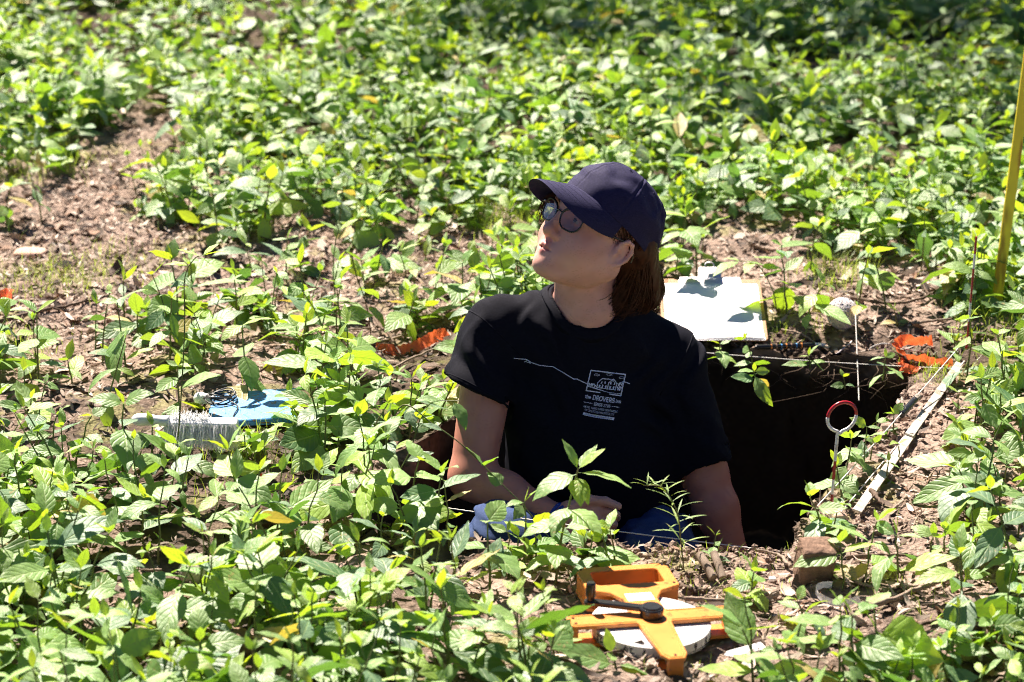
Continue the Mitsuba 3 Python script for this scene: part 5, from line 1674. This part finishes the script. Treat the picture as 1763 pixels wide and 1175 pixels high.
for px, sp, n, a, b in (((845, 385), .07, 420, .03, .09), ((150, 470), .10, 420, .015, .05), ((60, 490), .08, 260, .015, .05), ((20, 610), .06, 260, .02, .06), ((1440, 478), .05, 220, .03, .08), ((1600, 655), .045, 260, .02, .06),
                        ((1715, 560), .06, 160, .03, .08), ((1360, 560), .05, 150, .01, .04), ((60, 290), .09, 300, .03, .09), ((1180, 975), .06, 120, .01, .04), ((1320, 955), .08, 160, .008, .03), ((560, 890), .08, 260, .01, .03), ((500, 740), .08, 140, .02, .06), ((430, 790), .06, 160, .02, .07), ((1130, 1110), .06, 90, .01, .04), ((1560, 1030), .10, 120, .01, .05)):
    blades(px, sp, n, a, b)
obj('grass', cat(*gm), 'grass_material', smooth=False)
tag('grass', 'thin short grass blades growing in tufts on the bare soil', 'grass', kind='stuff')

# a tree beyond the top of the frame; its crown shades part of the far undergrowth
rg = np.random.default_rng(66)
tr = tag('shade_tree', 'tree standing beyond the far undergrowth, outside the picture', 'tree')
obj('trunk', tube(spline([(.9, 14.6, -.1), (.85, 14.6, 1.5), (.7, 14.4, 3.2), (.3, 14.0, 5.0)], 14), np.linspace(.13, .05, 14), 10), 'dark_bark', tr, smooth=True)
lm = []; n0 = 0; vs, fs, us = [], [], []
for k in range(95):
    c = np.array([-.35, 12.7, 5.6]) + rg.normal(size=3) * [1.15, .95, .55]
    for j in range(26):
        m = mat4(rotz(rg.uniform(0, 6.28)) @ roty(rg.normal() * .4) @ rotx(rg.normal() * .4), c + rg.normal(size=3) * [.16, .16, .10], rg.uniform(.09, .15))
        v, f, u = FAR[rg.integers(5)]
        vs.append(v @ m[:3, :3].T + m[:3, 3]); fs.append(np.vstack([f[:, [0, 1, 2]], f[:, [0, 2, 3]]]) + n0); us.append(u); n0 += len(v)
obj('crown', trimesh.Trimesh(np.vstack(vs), np.vstack(fs), process=False), 'leaf_material', tr, smooth=True, uv=np.vstack(us))
for k in range(7):
    e = np.array([-.35, 12.7, 5.6]) + rg.normal(size=3) * [1.0, .8, .4]
    obj('limb', tube(spline([(.55 - .03 * k, 14.25 - .03 * k, 3.6 + .2 * k), (e * .5 + np.array([.4, 14.1, 4.6]) * .5), e], 8), np.linspace(.045, .012, 8), 6), 'dark_bark', tr, smooth=True)
# ------------------------------------------------------------------ litter and twigs
rg = np.random.default_rng(31)
NL = 34000
P = np.c_[rg.uniform(-2.6, 2.6, NL), 3.8 + 6.8 * rg.random(NL) ** 1.5]
P = P[np.abs(P[:, 0]) < P[:, 1] * .205 + .15]
ex = []
for cx, cy, rx, ry in DRY:
    n_ = int(3000 * rx * ry / .5)
    ex.append(np.c_[cx + rx * rg.normal(size=n_) * .55, cy + ry * rg.normal(size=n_) * .55])
P = np.vstack([P, *ex])
P = P[(P[:, 1] > 3.8) & (np.abs(P[:, 0]) < P[:, 1] * .205 + .15)]
P = P[~inside_pit(P[:, 0], P[:, 1], .0)]
cz = relief(P[:, 0], P[:, 1])
t = np.linspace(0, 1, 4)
PAL = np.array([(.44, .35, .29), (.30, .225, .175), (.17, .12, .09), (.09, .062, .047), (.56, .47, .40), (.24, .14, .09), (.05, .036, .03)])
vs, fs, cs = [], [], []
for k, ((x, y), z) in enumerate(zip(P, cz)):
    L = rg.uniform(.008, .036) * (1.5 if rg.random() < .15 else 1); big = rg.random() < .022
    if big:
        L = rg.uniform(.035, .065)
    w = L * (rg.uniform(.35, .6) if big else rg.uniform(.08, .32)); a = rg.uniform(0, 6.28)
    c = rg.normal() * .35
    q = np.zeros((4, 2, 3)); q[:, :, 0] = ((t - .5) * L)[:, None]; wd = w * np.array([.45, 1, .9, .3])
    q[:, 0, 1] = -wd / 2; q[:, 1, 1] = wd / 2; q[:, :, 2] = (c * L * ((t - .5) ** 2) * 2)[:, None]; q[:, 0, 2] += rg.normal() * w * .25
    R = rotz(a) @ roty(rg.normal() * .30) @ rotx(rg.normal() * .45)
    vs.append(q.reshape(-1, 3) @ R.T + [x, y, z + .003 + .004 * rg.random()])
    i = k * 8
    fs += [[i, i + 2, i + 3], [i, i + 3, i + 1], [i + 2, i + 4, i + 5], [i + 2, i + 5, i + 3], [i + 4, i + 6, i + 7], [i + 4, i + 7, i + 5]]
    col = PAL[rg.choice(7, p=[.25, .22, .17, .12, .10, .08, .06])] * rg.uniform(.75, 1.2)
    openness = max(math.exp(-(((x - cx) / rx) ** 2 + ((y - cy) / ry) ** 2) * .7) for cx, cy, rx, ry in DRY)
    col = col * (.34 + .62 * openness)                     # rotted under the plants, painted darker for the shade between leaves; paler outside
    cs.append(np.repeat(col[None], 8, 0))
v = np.vstack(vs)
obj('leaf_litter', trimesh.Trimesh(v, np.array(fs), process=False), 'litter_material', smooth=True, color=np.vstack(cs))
tag('leaf_litter', 'dry brown leaf and bark litter scattered over the soil', 'leaf litter', kind='stuff')
# thin straw and rootlets, uncountable
sm = []
for k in range(2600):
    x, y = rg.uniform(-2.2, 2.2), 3.8 + 6.0 * rg.random() ** 1.4
    if abs(x) > y * .2 + .1 or inside_pit(x, y, .0):
        continue
    L = rg.uniform(.02, .08); a = rg.uniform(0, 6.28); d = np.array([math.cos(a), math.sin(a), 0])
    p = np.array([x, y, 0]) + d * np.linspace(-.5, .5, 4)[:, None] * L + np.c_[rg.normal(size=(4, 2)) * .05 * L, np.zeros(4)]
    p[:, 2] = relief(p[:, 0], p[:, 1]) + .004 + .006 * rg.random()
    sm.append(tube(p, rg.uniform(.0006, .0016), 3, cap=False))
obj('straw', cat(*sm), 'bark', smooth=True)
tag('straw', 'thin dry straw and rootlets strewn over the soil', 'straw', kind='stuff')
# crumbs of earth
cr = []
ico = trimesh.creation.icosphere(0, 1.0)
for k in range(2600):
    if k < 1500:
        u = rg.random(); e = rg.integers(4); o = abs(rg.normal()) * .07
        a, b = [(-PW * u, -o), (o, PL * u), (-PW * u, PL + o), (-PW - o, PL * u)][e]
        x, y = pit_xy(a, b)
    else:
        x, y = rg.uniform(-1.4, 1.4), rg.uniform(3.9, 7.0)
        if inside_pit(x, y, .0):
            continue
    s = rg.uniform(.002, .009)
    cr.append((ico.vertices * s * rg.uniform(.6, 1.2, (12, 1)) + [float(x), float(y), gz(float(x), float(y)) + s * .4], ico.faces))
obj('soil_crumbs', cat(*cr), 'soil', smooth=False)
tag('soil_crumbs', 'loose crumbs of earth round the rim of the pit', 'soil crumbs', kind='stuff')


def twig(px, r, label, group=None, lift=.010, fork=0, matl='bark'):
    pts = np.array([GG(q[0], q[1]) + [0, 0, lift + (q[2] if len(q) > 2 else 0)] for q in px])
    n = 6 + 4 * len(px); p = spline(pts, n); p += np.c_[rg.normal(size=(n, 2)) * r * .35, np.abs(rg.normal(size=n)) * r * .2]
    ms = [tube(p, np.linspace(r, r * .45, n), 7)]
    for k in range(fork):
        i = int(n * rg.uniform(.3, .7)); d = norm(p[min(i + 2, n - 1)] - p[i]); sd = np.array([-d[1], d[0], .25]) * (1 if rg.random() < .5 else -1)
        q = np.array([p[i], p[i] + (d * .7 + sd * .5) * .04, p[i] + (d + sd * .6) * .08])
        ms.append(tube(spline(q, 7), np.linspace(r * .6, r * .25, 7), 5))
    k = obj('twig', cat(*ms), matl, smooth=True)
    tag(k, label, 'twig', group)


twig(((0, 562), (60, 545), (130, 532), (190, 515)), .0055, 'long dark twig lying across the bare path at the left edge', fork=2, matl='dark_bark')
twig(((160, 590), (205, 565)), .0060, 'thick short twig on the bare path above the foreground leaves')
twig(((185, 612), (215, 598)), .0055, 'shorter of two parallel twig pieces on the bare path')
twig(((255, 350), (320, 340), (360, 330)), .0055, 'pale straight twig lying at the edge of the far seedlings on the left')
twig(((630, 540), (650, 570), (675, 600), (690, 625)), .0045, 'leaning dark twig crossing the orange tape left of the person', lift=.02, matl='dark_bark')
twig(((560, 600), (640, 600), (720, 575), (760, 555)), .0040, 'long pale twig running behind the orange tape', fork=1)
twig(((640, 660), (720, 620), (790, 590)), .0035, 'thin pale twig in front of the orange tape beside the sleeve')
twig(((880, 390), (930, 398)), .0045, 'dark twig on the ground left of the glasses', matl='dark_bark')
twig(((1465, 520), (1540, 530), (1600, 515), (1640, 480)), .0045, 'long dark curved twig on the bare soil behind the twine ball', fork=1, matl='dark_bark')
twig(((1570, 565), (1640, 556)), .0040, 'pale twig on the soil behind the orange flagging')
twig(((1180, 1040), (1240, 1044), (1310, 1036), (1360, 1020)), .0048, 'long grey twig lying right of the reel\'s handle', fork=2)
twig(((1170, 1018), (1200, 1030)), .0060, 'stubby twig end just behind the reel\'s right arm', matl='dark_bark')
twig(((1360, 985), (1340, 965), (1300, 955)), .0040, 'pale root along the near pit rim left of the brick')
twig(((1520, 960), (1545, 1000), (1560, 1030)), .0050, 'straight pale twig lying right of the brick piece')
twig(((1460, 968), (1540, 965), (1600, 972)), .0040, 'thin dark twig behind the yellow-green seedling right of the brick', matl='dark_bark')
twig(((1480, 1062), (1560, 1032), (1620, 1010), (1650, 1000)), .0060, 'thick bent branch lying in the lower right soil patch', fork=1)
twig(((1530, 1105), (1590, 1085), (1640, 1070)), .0055, 'dark branch in front of the bent branch at the lower right', matl='dark_bark')
twig(((905, 1095), (990, 1140), (1080, 1128)), .0045, 'dark root crossing the soil left of the reel\'s tape', matl='dark_bark')
twig(((150, 1010), (215, 980), (290, 955)), .0050, 'curved twig on the small bare patch at the lower left', fork=1, matl='dark_bark')
twig(((1500, 870), (1520, 895)), .0050, 'dark splinter standing near the end of the measuring stick', lift=.03, matl='dark_bark')
small, where = [], []
for k in range(70):
    for _ in range(20):
        px, py = rg.uniform(0, 1763), rg.uniform(250, 1160)
        q = G(px, py); dn = cover(np.array([q[:2]]))[0]
        if 0 < dn < .3 and Point(*q[:2]).distance(Point(*REEL[:2])) > .2 and not (1120 < px < 1340 and 480 < py < 620):
            break
    else:
        continue
    a = rg.uniform(0, 6.28); L = rg.uniform(18, 55); dx, dy = L * math.cos(a), L * math.sin(a) * .35
    small.append((((px - dx, py - dy), (px + rg.normal() * 4, py + rg.normal() * 3), (px + dx, py + dy)), rg.uniform(.0016, .0036), 'bark' if rg.random() < .6 else 'dark_bark')); where.append((px, py))
for (p, r, m), lb_ in zip(small, singled(where, ['small pale dry' if m == 'bark' else 'small dark dry' for _, _, m in small], 'twig')):
    twig(p, r, lb_, 'small twigs on the soil', lift=.008, matl=m)

rt = []
for k in range(38):
    a = -PW * rg.random(); b = PL + rg.uniform(-.035, .01); L = rg.uniform(.02, .075)
    x, y = pit_xy(a, b); p0 = np.array([float(x), float(y), rg.uniform(-.03, .01)])
    p = p0 + np.array([[0, 0, 0], [rg.normal() * .015, -.02, -.25 * L], [rg.normal() * .03, -.03, -.6 * L], [rg.normal() * .04, -.035, -L]])
    rt.append(tube(spline(p, 8), np.linspace(.0013, .0005, 8), 4, cap=False))
obj('rootlets', cat(*rt), 'dark_bark', smooth=True)
tag('rootlets', 'fine cut rootlets hanging from the far rim of the pit', 'roots', kind='stuff')
